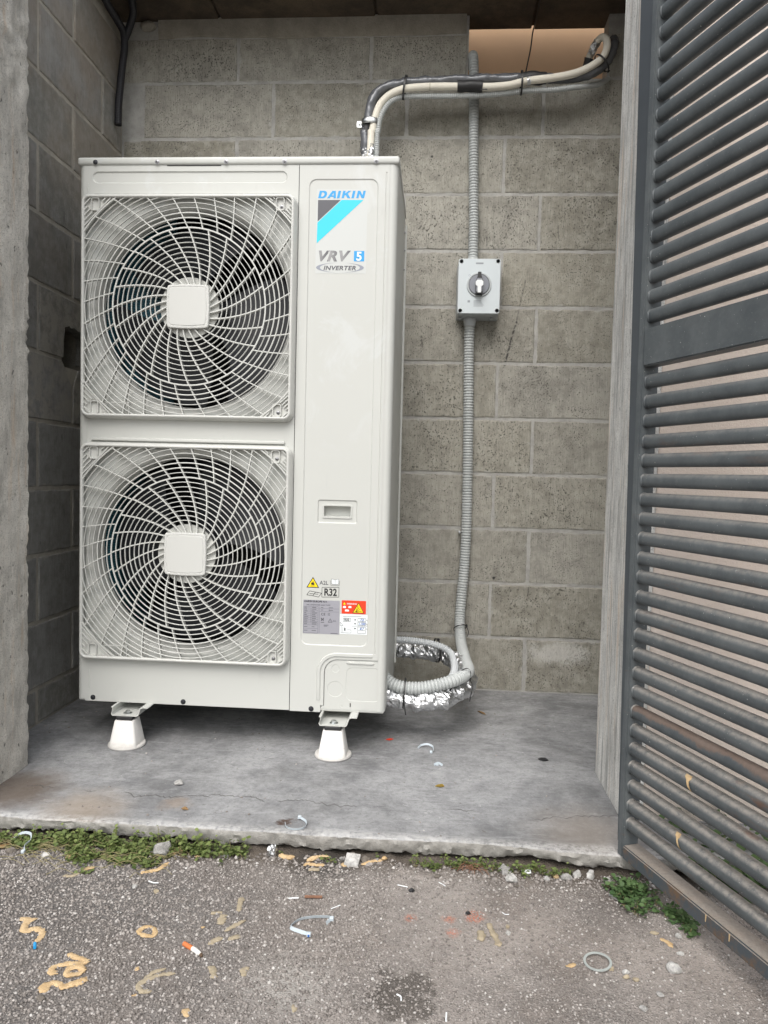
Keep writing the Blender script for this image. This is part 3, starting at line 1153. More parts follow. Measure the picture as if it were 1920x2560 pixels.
LZ0, LP = 0.117, 0.2133
zr = [0.0] + [LZ0 + LP * k for k in range(0, 12)]
for k in range(len(zr) - 1):
    z0, z1 = zr[k] + 0.005, min(zr[k + 1] - 0.005, 2.545)
    jy = [0.098, 0.531] if k % 2 == 0 else [-0.115, 0.318]
    ed = [-0.28] + jy + [WY - 0.004]
    for a, b in zip(ed[:-1], ed[1:]):
        ya, yb = a + 0.006, b - 0.006
        if yb - ya < 0.03:
            continue
        if zr[k + 1] < 1.15 or zr[k] > 1.39 or yb < 0.25 or ya > 0.44:
            block(left_wall, ya, z0, yb - ya, z1 - z0, True)
        elif zr[k] < 1.17:      # course below the hole: top right corner broken off
            if ya < 0.1:
                pts = [(ya, z0), (yb, z0), (yb, 1.105), (0.283, 1.135), (0.262, 1.166), (0.250, z1), (ya, z1)]
            else:
                pts = [(ya, z0), (yb, z0), (yb, z1), (0.46, z1), (0.45, 1.16), (0.40, 1.155), (0.36, 1.162), (ya + 0.01, 1.12), (ya, 1.10)]
            obj('broken_block', left_poly(pts), 'block_left', left_wall)
        else:                   # course with the hole knocked through its lower edge
            pts = [(ya, z0), (0.252, z0), (0.256, 1.215), (0.254, 1.245), (0.262, 1.272), (0.263, 1.293), (0.278, 1.297), (0.292, 1.303), (0.305, 1.297), (0.33, 1.302), (0.36, 1.296), (0.40, 1.30),
                   (0.437, 1.285), (0.44, 1.23), (0.433, z0), (yb, z0), (yb, z1), (ya, z1)]
            obj('broken_block', left_poly(pts), 'block_left', left_wall)

right_wall = thing('block_wall', 'shaded concrete block side wall behind the right hand post', 'wall')
rw = MB().box(XR, XR + 0.12, -0.2, WY, 0.001, 2.54)
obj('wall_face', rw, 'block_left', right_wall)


# ---- posts of the opening: rough cast concrete
def rough_box(x0, x1, y0, y1, z0, z1, amp, step=0.03, sd=0.0, chips=()):
    bm = bmesh.new()
    bmesh.ops.create_cube(bm, size=1)
    for v in bm.verts:
        v.co = ((x0 + x1) / 2 + v.co.x * (x1 - x0), (y0 + y1) / 2 + v.co.y * (y1 - y0), (z0 + z1) / 2 + v.co.z * (z1 - z0))
    for axis, lo, hi in ((0, x0, x1), (1, y0, y1), (2, z0, z1)):
        n_ = max(1, int((hi - lo) / step))
        nrm = [0, 0, 0]
        nrm[axis] = 1
        for k in range(1, n_):
            co = [0, 0, 0]
            co[axis] = lo + (hi - lo) * k / n_
            bmesh.ops.bisect_plane(bm, geom=bm.verts[:] + bm.edges[:] + bm.faces[:], plane_co=co, plane_no=nrm)
    cx, cy = (x0 + x1) / 2, (y0 + y1) / 2
    for v in bm.verts:
        x, y, z = v.co
        a = amp
        for (qx, qy, qz, qr, qd) in chips:
            d = math.sqrt(((x - qx) / qr) ** 2 + ((y - qy) / qr) ** 2 + ((z - qz) / (qr * 1.6)) ** 2)
            if d < 1:
                a += qd * (1 - d)
        d = Vector((cx - x, cy - y, 0))
        edge = (abs(x - x0) < 1e-4 or abs(x - x1) < 1e-4) and (abs(y - y0) < 1e-4 or abs(y - y1) < 1e-4)
        k = fbm(x + sd, y, z, 22, 4) * a + (abs(fbm(x, y + sd, z, 38, 4)) * a * 2.2 if edge else 0)
        if d.length > 1e-6:
            v.co += d.normalized() * k
    return MB().bm(bm)


lp = rough_box(-0.40, -0.032, -0.49, -0.212, 0.0005, 2.6, 0.0030, 0.011, 1.3, ((-0.032, -0.28, 1.93, 0.10, 0.012), (-0.032, -0.26, 1.78, 0.06, 0.006), (-0.032, -0.22, 1.2, 0.05, 0.004)))
left_post = tag(obj('concrete_post', lp, 'pillar', smooth=True, angle=55), 'rough weathered concrete post at the left edge of the opening', 'post')
rp = rough_box(1.545, 1.60, -0.335, -0.052, 0.0005, 2.6, 0.0012, 0.02, 4.1)
right_post = tag(obj('concrete_post', rp, 'pillar_right', smooth=True, angle=55), 'pale concrete post at the right edge of the opening, behind the door', 'post')

# ---- facade right of the opening (seen through the door slats)
st = MB().box(1.602, 4.2, -0.33, -0.10, GZ - 0.1, 3.2)
facade = tag(obj('rendered_wall', st, 'stucco'), 'pinkish beige rendered facade wall behind the slatted door', 'wall')

# ---- ceiling planks over the niche
CEIL_Y0 = 0.30
ce = thing('concrete_ceiling', 'dark brown plank-formed concrete ceiling over the niche', 'ceiling')
ce['kind'] = 'structure'
seams = [-0.45, 0.203, 0.80, 1.392, 1.95]
for a, b in zip(seams[:-1], seams[1:]):
    dz = random.uniform(-0.004, 0.004)
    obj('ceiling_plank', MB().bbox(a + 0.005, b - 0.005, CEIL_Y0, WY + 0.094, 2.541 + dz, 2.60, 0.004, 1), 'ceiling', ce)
for a in seams[1:-1]:
    obj('seam_fill', MB().box(a - 0.0048, a + 0.0048, CEIL_Y0 + 0.01, WY + 0.09, 2.556, 2.6005), 'ceiling', ce)
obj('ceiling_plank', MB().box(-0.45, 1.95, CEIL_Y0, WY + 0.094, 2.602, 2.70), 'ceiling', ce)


# ---- ochre wall set back behind an added open-topped gap that lets sky light in
ow = MB().box(-0.6, 2.3, WY + 0.20, WY + 0.30, -0.1, 3.2)
tag(obj('painted_wall', ow, 'inner_wall'), 'ochre painted wall, set back to catch sky light, seen through the opening below the ceiling', 'wall')

# ================================================================== OUTDOOR UNIT
UB, UT = 0.119, 1.711          # bottom of the casing, underside of the top cover
unit = thing('outdoor_unit', 'tall ivory air conditioning outdoor unit with two fan grilles on white feet', 'air conditioner', (0.47, 0.23, UB))

FANS = ((0.334, 0.980, 1.616, 1.2985), (0.333, 0.258, 0.896, 0.579))     # grille x centre, bottom, top, fan height
FX = 0.342
GW = 0.311

# shell: rear and sides with rounded vertical corners
R_ = 0.018
out2 = [(0.026, 0.0)]
for cx, cy, a0, a1 in ((R_, R_, -90, -180), (R_, 0.46 - R_, 180, 90), (0.94 - R_, 0.46 - R_, 90, 0), (0.94 - R_, R_, 0, -90)):
    for k in range(7):
        a = math.radians(a0 + (a1 - a0) * k / 6)
        out2.append((cx + R_ * math.cos(a), cy + R_ * math.sin(a)))
out2.append((0.916, 0.0))
obj('side_casing', MB().loft([[(x, y, UB + 0.006) for x, y in out2], [(x, y, UT) for x, y in out2]], close=False), 'unit', unit, smooth=True)
obj('base_pan', MB().bbox(0.004, 0.936, 0.004, 0.456, UB, UB + 0.012, 0.003, 1), 'unit', unit)
tc_ = obj('top_cover', MB().bbox(-0.003, 0.943, -0.005, 0.463, UT, 1.734, 0.007, 3), 'unit', unit, smooth=True)

# left front panel with fan openings and a long stamped groove
recs = [(rr(0.041, 0.620, 1.660, 1.694, 0.0165), rr(0.044, 0.617, 1.663, 1.691, 0.0135), 0.0035, [])]
for gx, gb, gt, fz in FANS:
    recs.append((circ(FX, fz, 0.3085, 72), None, 0, None))
    recs.append((rr(gx - GW + 0.02, gx + GW - 0.02, gt + 0.010, gt + 0.0135, 0.0014, 2), rr(gx - GW + 0.021, gx + GW - 0.021, gt + 0.0105, gt + 0.013, 0.001, 2), 0.002, []))
recs.append((rr(0.0385, 0.0405, 0.158, 0.215, 0.0008, 2), rr(0.039, 0.040, 0.1585, 0.2145, 0.0004, 2), -0.0014, []))
obj('fan_panel', plate([(0.026, UB), (0.6535, UB), (0.6535, UT), (0.026, UT)], 0.0, recs), 'unit', unit)
obj('panel_edge', MB().bbox(0.0265, 0.030, -0.0014, 0.0, 0.30, 1.66, 0.0006, 1), 'unit', unit)
obj('panel_ledge', MB().bbox(0.044, 0.627, -0.010, -0.0003, 0.908, 0.9175, 0.003, 2), 'unit', unit, smooth=True)
obj('panel_slot', MB().box(0.265, 0.425, -0.0009, -0.0003, 1.7085, 1.7106), 'cavity', unit)

# right service panel: stamped recesses and the grip
grip = (rr(0.741, 0.829, 0.695, 0.736, 0.005), rr(0.7415, 0.8285, 0.6955, 0.7355, 0.0045), -0.003,
        [(rr(0.7455, 0.8245, 0.7, 0.7315, 0.003), rr(0.748, 0.822, 0.703, 0.7305, 0.003), 0.026, [])])
hand = (rr(0.727, 0.844, 0.6805, 0.7495, 0.007), rr(0.7305, 0.8405, 0.684, 0.7465, 0.005), 0.0035, [grip])
bigr = (rr(0.6835, 0.884, 0.3175, 1.671, 0.022, 8), rr(0.6865, 0.881, 0.3205, 1.668, 0.0195, 8), 0.0022, [hand])
vline = (rr(0.9045, 0.9085, 0.297, 1.690, 0.0018, 3), rr(0.9055, 0.9075, 0.298, 1.689, 0.0009, 3), 0.0016, [])
arc = lambda cx, cz, r, a0, a1, n: [(cx + r * math.cos(math.radians(a0 + (a1 - a0) * k / n)), cz + r * math.sin(math.radians(a0 + (a1 - a0) * k / n))) for k in range(n + 1)]
sp_out = [(0.6555, UB - 0.002), (0.7475, UB - 0.002), (0.7475, 0.138), (0.7565, 0.138)] + arc(0.7965, 0.2375, 0.040, 180, 90, 8) + [(0.9165, 0.2785), (0.9165, UT), (0.6555, UT)]
sp = obj('service_panel', plate(sp_out, 0.0, [bigr, vline]), 'unit', unit)
obj('panel_gap', MB().box(0.6536, 0.6554, 0.0008, 0.004, UB, UT), 'cavity', unit)


def ridge(path, w, h):
    """low pressed bead along a polyline in the front plane."""
    P = [Vector((p[0], 0, p[1])) for p in path]
    loops = []
    for i, p in enumerate(P):
        d = (P[min(i + 1, len(P) - 1)] - P[max(i - 1, 0)]).normalized()
        nn = Vector((-d.z, 0, d.x))
        e = 0.35 if i in (0, len(P) - 1) else 1.0
        loops.append([p + nn * w / 2 + Vector((0, 0.0002, 0)), p + nn * w * 0.28 + Vector((0, -h * e, 0)), p - nn * w * 0.28 + Vector((0, -h * e, 0)), p - nn * w / 2 + Vector((0, 0.0002, 0))])
    return MB().loft(loops, close=False)


bead = [(0.7405, 0.153)] + [(0.7405, 0.18), (0.7405, 0.21)] + arc(0.7945, 0.2375, 0.054, 180, 90, 10) + [(0.84, 0.2915), (0.87, 0.2915), (0.9, 0.2915)]
obj('pressed_bead', ridge(bead, 0.013, 0.0035), 'unit', unit, smooth=True, angle=30)

# lower connection cover with knock-outs
kn = [(circ(0.790, 0.2495, 0.0118, 28), circ(0.790, 0.2495, 0.0112, 28), 0.0008, []), (circ(0.7905, 0.188, 0.0235, 36), circ(0.7905, 0.188, 0.0228, 36), 0.0008, []),
      (rr(0.8225, 0.925, 0.154, 0.2545, 0.018), rr(0.8233, 0.9242, 0.1548, 0.2537, 0.0175), 0.0009, []), (rr(0.822, 0.906, 0.263, 0.2725, 0.004), rr(0.826, 0.902, 0.2665, 0.2705, 0.0018), -0.004, []),
      (circ(0.8105, 0.136, 0.0032, 14), circ(0.8105, 0.136, 0.0026, 14), 0.0008, [])]
cc_out = [(0.7495, 0.127), (0.9195, 0.127), (0.9195, 0.2765)] + arc(0.7975, 0.2365, 0.0395, 90, 180, 8) + [(0.758, 0.1365), (0.7495, 0.1365)]
cov = obj('connection_cover', plate(cc_out, 0.0026, kn), 'unit', unit)
cr_ = []
for k in range(7):
    a = math.radians(-90 + 90 * k / 6)
    cr_.append((0.9195 + 0.02 * math.cos(a), 0.0226 + 0.02 * math.sin(a)))
cr_.append((0.9395, 0.10))
obj('cover_corner', MB().loft([[(x, y, 0.127) for x, y in cr_], [(x, y, 0.2775) for x, y in cr_]], close=False), 'unit', unit, smooth=True)
for sx_, sz_ in ((0.8365, 0.1405), (0.9245, 0.1425)):
    obj('slot', MB().box(sx_ - 0.0012, sx_ + 0.0012, 0.0012, 0.0022, sz_ - 0.004, sz_ + 0.007), 'cavity', unit)


def screw(parent, x, y, z, r=0.0055, mat='screw', axis=(0, -1, 0)):
    o = obj('screw', MB().lathe((x, y, z), axis, [(r * 1.35, 0.0), (r * 1.35, 0.0011), (r * 0.9, 0.0013), (r * 0.85, 0.0036), (r * 0.6, 0.0042), (0.0, 0.0042)], 12), mat, parent, smooth=True)
    d = Vector(axis)
    ax = Vector(axis) * 0.0044
    for q in (0, 1):
        w, l = (0.0006, r * 0.45) if q else (r * 0.45, 0.0006)
        if abs(d.y) > 0.5:
            obj('screw_slot', MB().box(x - w, x + w, y + ax.y - 0.0001 - q * 0.0001, y + ax.y, z - l, z + l), 'black', o)
    return o


for k, sx_ in enumerate((0.052, 0.237, 0.441, 0.612, 0.876)):
    screw(unit, sx_, -0.0048, 1.7185, 0.0052, 'screwdark' if k == 0 else 'screw')
for sx_, sz_ in ((0.051, 0.130), (0.331, 0.129), (0.720, 0.126)):
    screw(unit, sx_, 0.0, sz_, 0.0058, 'screwdark')
for sz_ in (1.66, 1.60, 1.535):
    screw(unit, 0.94, 0.435, sz_, 0.004, 'screw', (1, 0, 0))
obj('rear_flange', MB().bbox(0.9405, 0.9475, 0.450, 0.459, 0.16, 1.69, 0.001, 1), 'unit', unit)

# interior: dark chamber, heat exchanger fins on the left and rear, motor bars
obj('chamber', MB().add([(0.022, 0.004, 0.13), (0.65, 0.004, 0.13), (0.65, 0.004, 1.70), (0.022, 0.004, 1.70), (0.022, 0.44, 0.13), (0.65, 0.44, 0.13), (0.65, 0.44, 1.70), (0.022, 0.44, 1.70)],
                        [(0, 1, 5, 4), (1, 2, 6, 5), (2, 3, 7, 6), (3, 0, 4, 7), (4, 5, 6, 7)]), 'cavity', unit)
coil = obj('heat_exchanger', MB().box(0.028, 0.05, 0.12, 0.42, 0.14, 1.69), 'coil', unit)
obj('fin_bank', MB().box(0.052, 0.215, 0.215, 0.23, 0.9, 1.69), 'coil', coil)
for sx_ in (0.335, 0.375):
    obj('motor_bar', MB().box(sx_ - 0.006, sx_ + 0.006, 0.30, 0.312, 0.14, 1.69), 'screwdark', unit)


def clip_r(cx, cz, gx, gb, gt, a, rmax):
    """distance from the fan centre to the grille frame in direction a, limited to rmax."""
    c_, s_ = math.cos(a), math.sin(a)
    m_ = 0.005
    t1 = ((gx + GW - m_ - cx) / c_ if c_ > 0 else (gx - GW + m_ - cx) / c_) if abs(c_) > 1e-6 else 9
    t2 = ((gt - m_ - cz) / s_ if s_ > 0 else (gb + m_ - cz) / s_) if abs(s_) > 1e-6 else 9
    return min(t1, t2, rmax)


RING0, RSTEP = 0.0995, 0.01405
RSPLIT = RING0 + 9 * RSTEP
RMAX = RING0 + 20 * RSTEP
SW = 0.42                        # how far the spokes sweep per e-fold of radius

for fi, (gx, gb, gt, fz) in enumerate(FANS):
    # bell mouth behind the grille
    obj('bell_mouth', MB().lathe((FX, 0.0, fz), (0, 1, 0), [(0.3084, 0.0), (0.304, 0.0015), (0.297, 0.008), (0.290, 0.022), (0.286, 0.042), (0.2855, 0.060), (0.2875, 0.0605), (0.3, 0.05)][:6], 72, caps=False), 'grille', unit, smooth=True, angle=60)
    # fan
    fan = obj('fan', MB().lathe((FX, 0.06, fz), (0, 1, 0), [(0.0, 0.0), (0.06, 0.002), (0.075, 0.015), (0.075, 0.10)], 32), 'fan', unit, smooth=True)
    for bl in range(3):
        mb = MB()
        lo = []
        nu, nv = 12, 8
        for iv in range(nv + 1):
            r = 0.073 + (0.272 - 0.073) * iv / nv
            row = []
            for iu in range(nu + 1):
                t_ = iu / nu
                sp_ = math.radians(86 + 14 * iv / nv)
                a = math.radians(120 * bl + (0 if fi == 0 else 60)) + sp_ * (t_ - 0.5) - 0.35 * iv / nv
                row.append((FX + r * math.cos(a), 0.075 + 0.075 * t_ + 0.01 * math.sin(PI * t_), fz + r * math.sin(a)))
            lo.append(row)
        mb.loft(lo, close=False)
        obj('blade', mb, 'fan', fan, smooth=True)
    # grille frame
    gr_ = []
    for o_, y in ((-0.0065, -0.0165), (-0.0062, -0.0285), (-0.004, -0.0305), (-0.001, -0.0303), (0.0022, -0.0275), (0.0035, -0.016), (0.0068, -0.013), (0.0072, -0.0004)):
        gr_.append([(p[0], y, p[1]) for p in rr(gx - GW - o_, gx + GW + o_, gb - o_, gt + o_, 0.020 + o_, 8)])
    grille = obj('fan_grille', MB().loft(gr_), 'grille', unit, smooth=True, angle=50)
    # rings, cut off by the square frame
    for k in range(21):
        r = RING0 + k * RSTEP
        wide = 0.0021 if k == 9 else (0.0017 if k in (11, 12) else (0.0020 if k == 20 else 0.00118))
        n_ = 120
        inside = [clip_r(FX, fz, gx, gb, gt, 2 * PI * i / n_, 9) > r for i in range(n_)]
        mb = MB()

        def pro(a, taper=1.0):
            c_, s_ = math.cos(a), math.sin(a)
            yf, yb = (-0.0275, -0.0215)
            w0, w1 = wide, wide * 0.62
            return [(FX + (r - w1) * c_, yb, fz + (r - w1) * s_), (FX + (r - w0) * c_, yf + 0.0008, fz + (r - w0) * s_), (FX + r * c_, yf, fz + r * s_),
                    (FX + (r + w0) * c_, yf + 0.0008, fz + (r + w0) * s_), (FX + (r + w1) * c_, yb, fz + (r + w1) * s_)]
        if all(inside):
            lp_ = [pro(2 * PI * i / n_) for i in range(n_)]
            mb.loft(lp_ + [lp_[0]])
            obj('ring', mb, 'grille', grille, smooth=True, angle=50)
        else:
            # arcs between frame hits
            st_ = next(i for i in range(n_) if not inside[i])
            run = []
            arcs = []
            for j in range(n_ + 1):
                i = (st_ + j) % n_
                if inside[i]:
                    run.append(st_ + j)
                elif run:
                    arcs.append(run)
                    run = []
            for run in arcs:
                a0, a1 = run[0], run[-1]

                def edge_hit(ai, ao):
                    for _ in range(18):
                        am = (ai + ao) / 2
                        if clip_r(FX, fz, gx, gb, gt, 2 * PI * am / n_, 9) > r:
                            ai = am
                        else:
                            ao = am
                    return ai
                seq = [edge_hit(a0, a0 - 1)] + run + [edge_hit(a1, a1 + 1)]
                m2 = MB().loft([pro(2 * PI * s_ / n_) for s_ in seq], True, True, True)
                obj('ring', m2, 'grille', grille, smooth=True, angle=50)

    # swept spokes: 24 inside the wide ring, 32 outside it
    def spoke(th, ra, rb, rref, name='spoke'):
        lo = []
        n_ = 10
        for i in range(n_ + 1):
            r = ra * (rb / ra) ** (i / n_)
            a = th + SW * math.log(r / rref)
            p = Vector((FX + r * math.cos(a), 0, fz + r * math.sin(a)))
            dr = Vector((math.cos(a), 0, math.sin(a)))
            dt = Vector((-math.sin(a), 0, math.cos(a)))
            t_ = (dr + dt * SW).normalized()
            nn = Vector((-t_.z, 0, t_.x))
            w = 0.0018 if ra < RSPLIT - 0.01 else 0.0015
            dp = 0.0155 if ra < RSPLIT - 0.01 else 0.0135
            lo.append([p + nn * w * 0.7 + Vector((0, -0.0267 + dp, 0)), p + nn * w + Vector((0, -0.0262, 0)), p + Vector((0, -0.0268, 0)), p - nn * w + Vector((0, -0.0262, 0)), p - nn * w * 0.7 + Vector((0, -0.0267 + dp, 0))])
        obj(name, MB().loft(lo, True, True, True), 'grille', grille, smooth=True, angle=50)
    for k in range(24):
        spoke(math.radians(-14.2 + 15 * k), 0.060, RSPLIT, RSPLIT)
    for k in range(32):
        th = math.radians(-24.1 + 11.25 * k)
        a_end = th
        rb = RMAX
        for _ in range(4):
            rb = min(RMAX - 0.002, clip_r(FX, fz, gx, gb, gt, th + SW * math.log(rb / 0.32), 9))
        spoke(th, RSPLIT, rb, 0.32)
    # corner plates with slanting ribs and screw pockets
    for qx in (-1, 1):
        for qz in (-1, 1):
            ex = gx + qx * (GW - 0.005)
            ez = (gt - 0.005) if qz > 0 else (gb + 0.005)
            # circle cut-off
            ax0 = math.atan2(ez - fz, qx * math.sqrt(max(1e-6, RMAX ** 2 - (ez - fz) ** 2)))
            ax1 = math.atan2(qz * math.sqrt(max(1e-6, RMAX ** 2 - (ex - FX) ** 2)), ex - FX)
            d = ax1 - ax0
            d = (d + PI) % (2 * PI) - PI
            cur = [(FX + RMAX * math.cos(ax0 + d * i / 12), fz + RMAX * math.sin(ax0 + d * i / 12)) for i in range(13)]
            obj('corner_plate', MB().prism([(ex, ez)] + cur[:], -0.0185, -0.0150), 'grille', grille)
            px, pz = ex - qx * 0.034, ez - qz * 0.020
            L = math.hypot(ex - cur[6][0], ez - cur[6][1])
            for m_ in range(1, 6):
                u_ = m_ / 6.0
                # rib parallel to the cut-off chord
                A = Vector((ex, ez)).lerp(Vector(cur[0]), 1 - u_ * 0.93)
                B = Vector((ex, ez)).lerp(Vector(cur[-1]), 1 - u_ * 0.93)
                dn = (B - A).normalized()
                segs = [(A, B)]
                # leave the pocket free
                tt = max(0, min((B - A).length, (Vector((px, pz)) - A).dot(dn)))
                near = A + dn * tt
                if (near - Vector((px, pz))).length < 0.019:
                    segs = [(A, A + dn * (tt - 0.021)), (A + dn * (tt + 0.021), B)]
                for a_, b_ in segs:
                    if (b_ - a_).dot(dn) < 0.008:
                        continue
                    nn = Vector((-dn.y, dn.x)) * 0.0014
                    obj('rib', MB().prism([tuple(a_ + nn), tuple(a_ - nn), tuple(b_ - nn), tuple(b_ + nn)], -0.0268, -0.0186), 'grille', grille)
            pk = MB()
            o1 = rr(px - 0.0125, px + 0.0125, pz - 0.0185, pz + 0.0185, 0.006, 4)
            o2 = rr(px - 0.0105, px + 0.0105, pz - 0.0165, pz + 0.0165, 0.005, 4)
            pk.loft([[(p[0], -0.0186, p[1]) for p in o1], [(p[0], -0.0272, p[1]) for p in o1], [(p[0], -0.0272, p[1]) for p in o2], [(p[0], -0.0188, p[1]) for p in o2]], True, False, True)
            pocket = obj('screw_pocket', pk, 'grille', grille)
            if (qx, qz) in ((1, 1), (1, -1)):
                screw(pocket, px + 0.003, -0.0189, pz - 0.006, 0.0042)
    if True:
        lx, lz = gx - GW + 0.075, gb + 0.040
        obj('name_tab', MB().add([(lx, -0.0272, lz), (lx + 0.070, -0.0272, lz), (lx + 0.070, -0.0272, gb + 0.006), (lx + 0.0685, -0.0272, gb + 0.006), (lx + 0.0685, -0.0272, lz - 0.0015), (lx, -0.0272, lz - 0.0015),
                                  (lx, -0.019, lz), (lx + 0.070, -0.019, lz), (lx + 0.070, -0.019, gb + 0.006), (lx + 0.0685, -0.019, gb + 0.006), (lx + 0.0685, -0.019, lz - 0.0015), (lx, -0.019, lz - 0.0015)],
                                 [(0, 1, 4, 5), (1, 2, 3, 4), (0, 6, 7, 1), (1, 7, 8, 2), (4, 10, 11, 5), (3, 9, 10, 4)]), 'grille', grille)
    # hub plate with fine grooves, and the square badge with bowed sides
    hub_prof = []
    obj('hub_plate', MB().lathe((FX, -0.0115, fz), (0, -1, 0), [(0.0875, 0.0), (0.0875, 0.003), (0.0, 0.0031)], 48), 'grille', grille, smooth=True)
    for k in range(7):
        for sgn in (-1, 1):
            zz = fz + sgn * (0.062 + k * 0.0034)
            hw = math.sqrt(max(0, 0.0872 ** 2 - (zz - fz) ** 2)) - 0.002
            if hw > 0.008:
                obj('hub_groove', MB().box(FX - hw, FX + hw, -0.0156, -0.01475, zz - 0.0008, zz + 0.0008), 'grille', grille)

    def bowed(hw, bow, r, y):
        pts = rr(-hw, hw, -hw, hw, r, 5)
        out = []
        for px, pz in pts:
            out.append((px, pz))
        # add bowed mid points on each side
        res = []
        n_ = len(out)
        for i in range(n_):
            a, b = Vector(out[i]), Vector(out[(i + 1) % n_])
            res.append(a)
            if (b - a).length > hw:
                for q in range(1, 8):
                    m_ = a.lerp(b, q / 8)
                    o_ = Vector((m_.x / hw if abs(m_.x) > hw * 0.98 else 0, m_.y / hw if abs(m_.y) > hw * 0.98 else 0))
                    res.append(m_ + o_ * bow * math.sin(PI * q / 8))
        return [(FX + p.x, y, fz + p.y) for p in res]
    bd = MB().loft([bowed(0.0605, 0.002, 0.009, -0.0148), bowed(0.0615, 0.0022, 0.009, -0.031), bowed(0.0600, 0.0022, 0.0085, -0.0338), bowed(0.0555, 0.0022, 0.007, -0.0342), bowed(0.0545, 0.0022, 0.0065, -0.0332), bowed(0.0532, 0.0024, 0.006, -0.0332), bowed(0.0520, 0.0024, 0.006, -0.0346)], True, False, True)
    obj('badge', bd, 'badge', grille, smooth=True, angle=30)

# ---- printed logo
film = obj('logo_film', MB().add([(0.706, -0.0003 + 0.0022, 1.404), (0.853, -0.0003 + 0.0022, 1.404), (0.853, -0.0003 + 0.0022, 1.643), (0.706, -0.0003 + 0.0022, 1.643)], [(0, 1, 2, 3)]), 'film', unit)
YP = 0.0022 - 0.0007             # print sits on the recessed panel


def letter(loops, ox, oz, s, shear):
    bm = bmesh.new()
    es = []
    for lp_ in loops:
        vs_ = [bm.verts.new((ox + (x + shear * z) * s, YP, oz + z * s)) for x, z in lp_]
        es += [bm.edges.new((vs_[i], vs_[(i + 1) % len(vs_)])) for i in range(len(vs_))]
    bmesh.ops.triangle_fill(bm, use_beauty=True, edges=es)
    return bm


LET = {'D': [[(0, 0), (0.68, 0), (0.92, 0.08), (1.07, 0.26), (1.12, 0.5), (1.07, 0.74), (0.92, 0.92), (0.68, 1), (0, 1)], [(0.34, 0.22), (0.58, 0.22), (0.72, 0.34), (0.76, 0.5), (0.72, 0.66), (0.58, 0.78), (0.34, 0.78)]],
       'A': [[(0, 0), (0.36, 0), (0.47, 0.2), (0.87, 0.2), (0.90, 0), (1.24, 0), (0.98, 1), (0.52, 1)], [(0.57, 0.38), (0.83, 0.38), (0.76, 0.74)]],
       'I': [[(0, 0), (0.36, 0), (0.36, 1), (0, 1)]],
       'K': [[(0, 0), (0.34, 0), (0.34, 0.34), (0.46, 0.46), (0.80, 0), (1.22, 0), (0.72, 0.62), (1.13, 1), (0.72, 1), (0.34, 0.62), (0.34, 1), (0, 1)]],
       'N': [[(0, 0), (0.33, 0), (0.33, 0.58), (0.76, 0), (1.10, 0), (1.10, 1), (0.77, 1), (0.77, 0.42), (0.34, 1), (0, 1)]]}
for ch, px in (('D', 280), ('A', 455), ('I', 650), ('K', 742), ('I', 935), ('N', 1030)):
    obj('logo_letter', MB().bm(letter(LET[ch], 0.710 + (px - 280) * 0.0001468, 1.6170, 0.0209, 0.22)), 'blue', film)
obj('logo_triangle', flat_poly([(0.710, 1.612), (0.7755, 1.612), (0.710, 1.5515)], YP), 'print_dark', film)
obj('logo_band', flat_poly([(0.7785, 1.612), (0.8415, 1.612), (0.7085, 1.4895), (0.7095, 1.548)], YP), 'cyan', film)
obj('series_lettering', text_mb('VRV', 0.0405, 0.7085, 1.4395, YP, 1.13, 0.28, 0.042, spacing=1.10), 'striped', film)
sq = obj('number_square', flat_poly(rr(0.8175, 0.8475, 1.4385, 1.468, 0.001, 2), YP), 'blue', film)
obj('series_number', text_mb('5', 0.034, 0.8325, 1.4415, YP - 0.0003, 1.0, 0, 0.03, 'CENTER'), 'paper', film)
obj('inverter_lettering', text_mb('INVERTER', 0.0172, 0.7290, 1.4135, YP, 1.18, 0.2, 0.025, spacing=1.06), 'print_dark', film)
cre = []
for sgn, cx in ((-1, 0.7775), (1, 0.7775)):
    o_, i_ = [], []
    for k in range(21):
        a = math.radians(95 + 165 * k / 20) if sgn < 0 else math.radians(-85 + 165 * k / 20)
        o_.append((cx + 0.0695 * math.cos(a), 1.4205 + 0.0140 * math.sin(a)))
        th = math.sin(PI * k / 20)
        i_.append((cx + (0.0695 - 0.0115 * th) * math.cos(a), 1.4205 + (0.0140 - 0.0016 * th) * math.sin(a)))
    mb = MB().loft([[(p[0], YP, p[1]) for p in o_], [(p[0], YP, p[1]) for p in i_]], close=False)
    obj('logo_swoosh', mb, 'print_grey', film)

# ---- stickers on the lower part of the service panel
YS = 0.0022 - 0.0004
YT = YS - 0.0003


def sticker(name, x0, x1, z0, z1, mat, y=YS, r=0.0015):
    return obj(name, flat_poly(rr(x0, x1, z0, z1, r, 2), y), mat, unit)


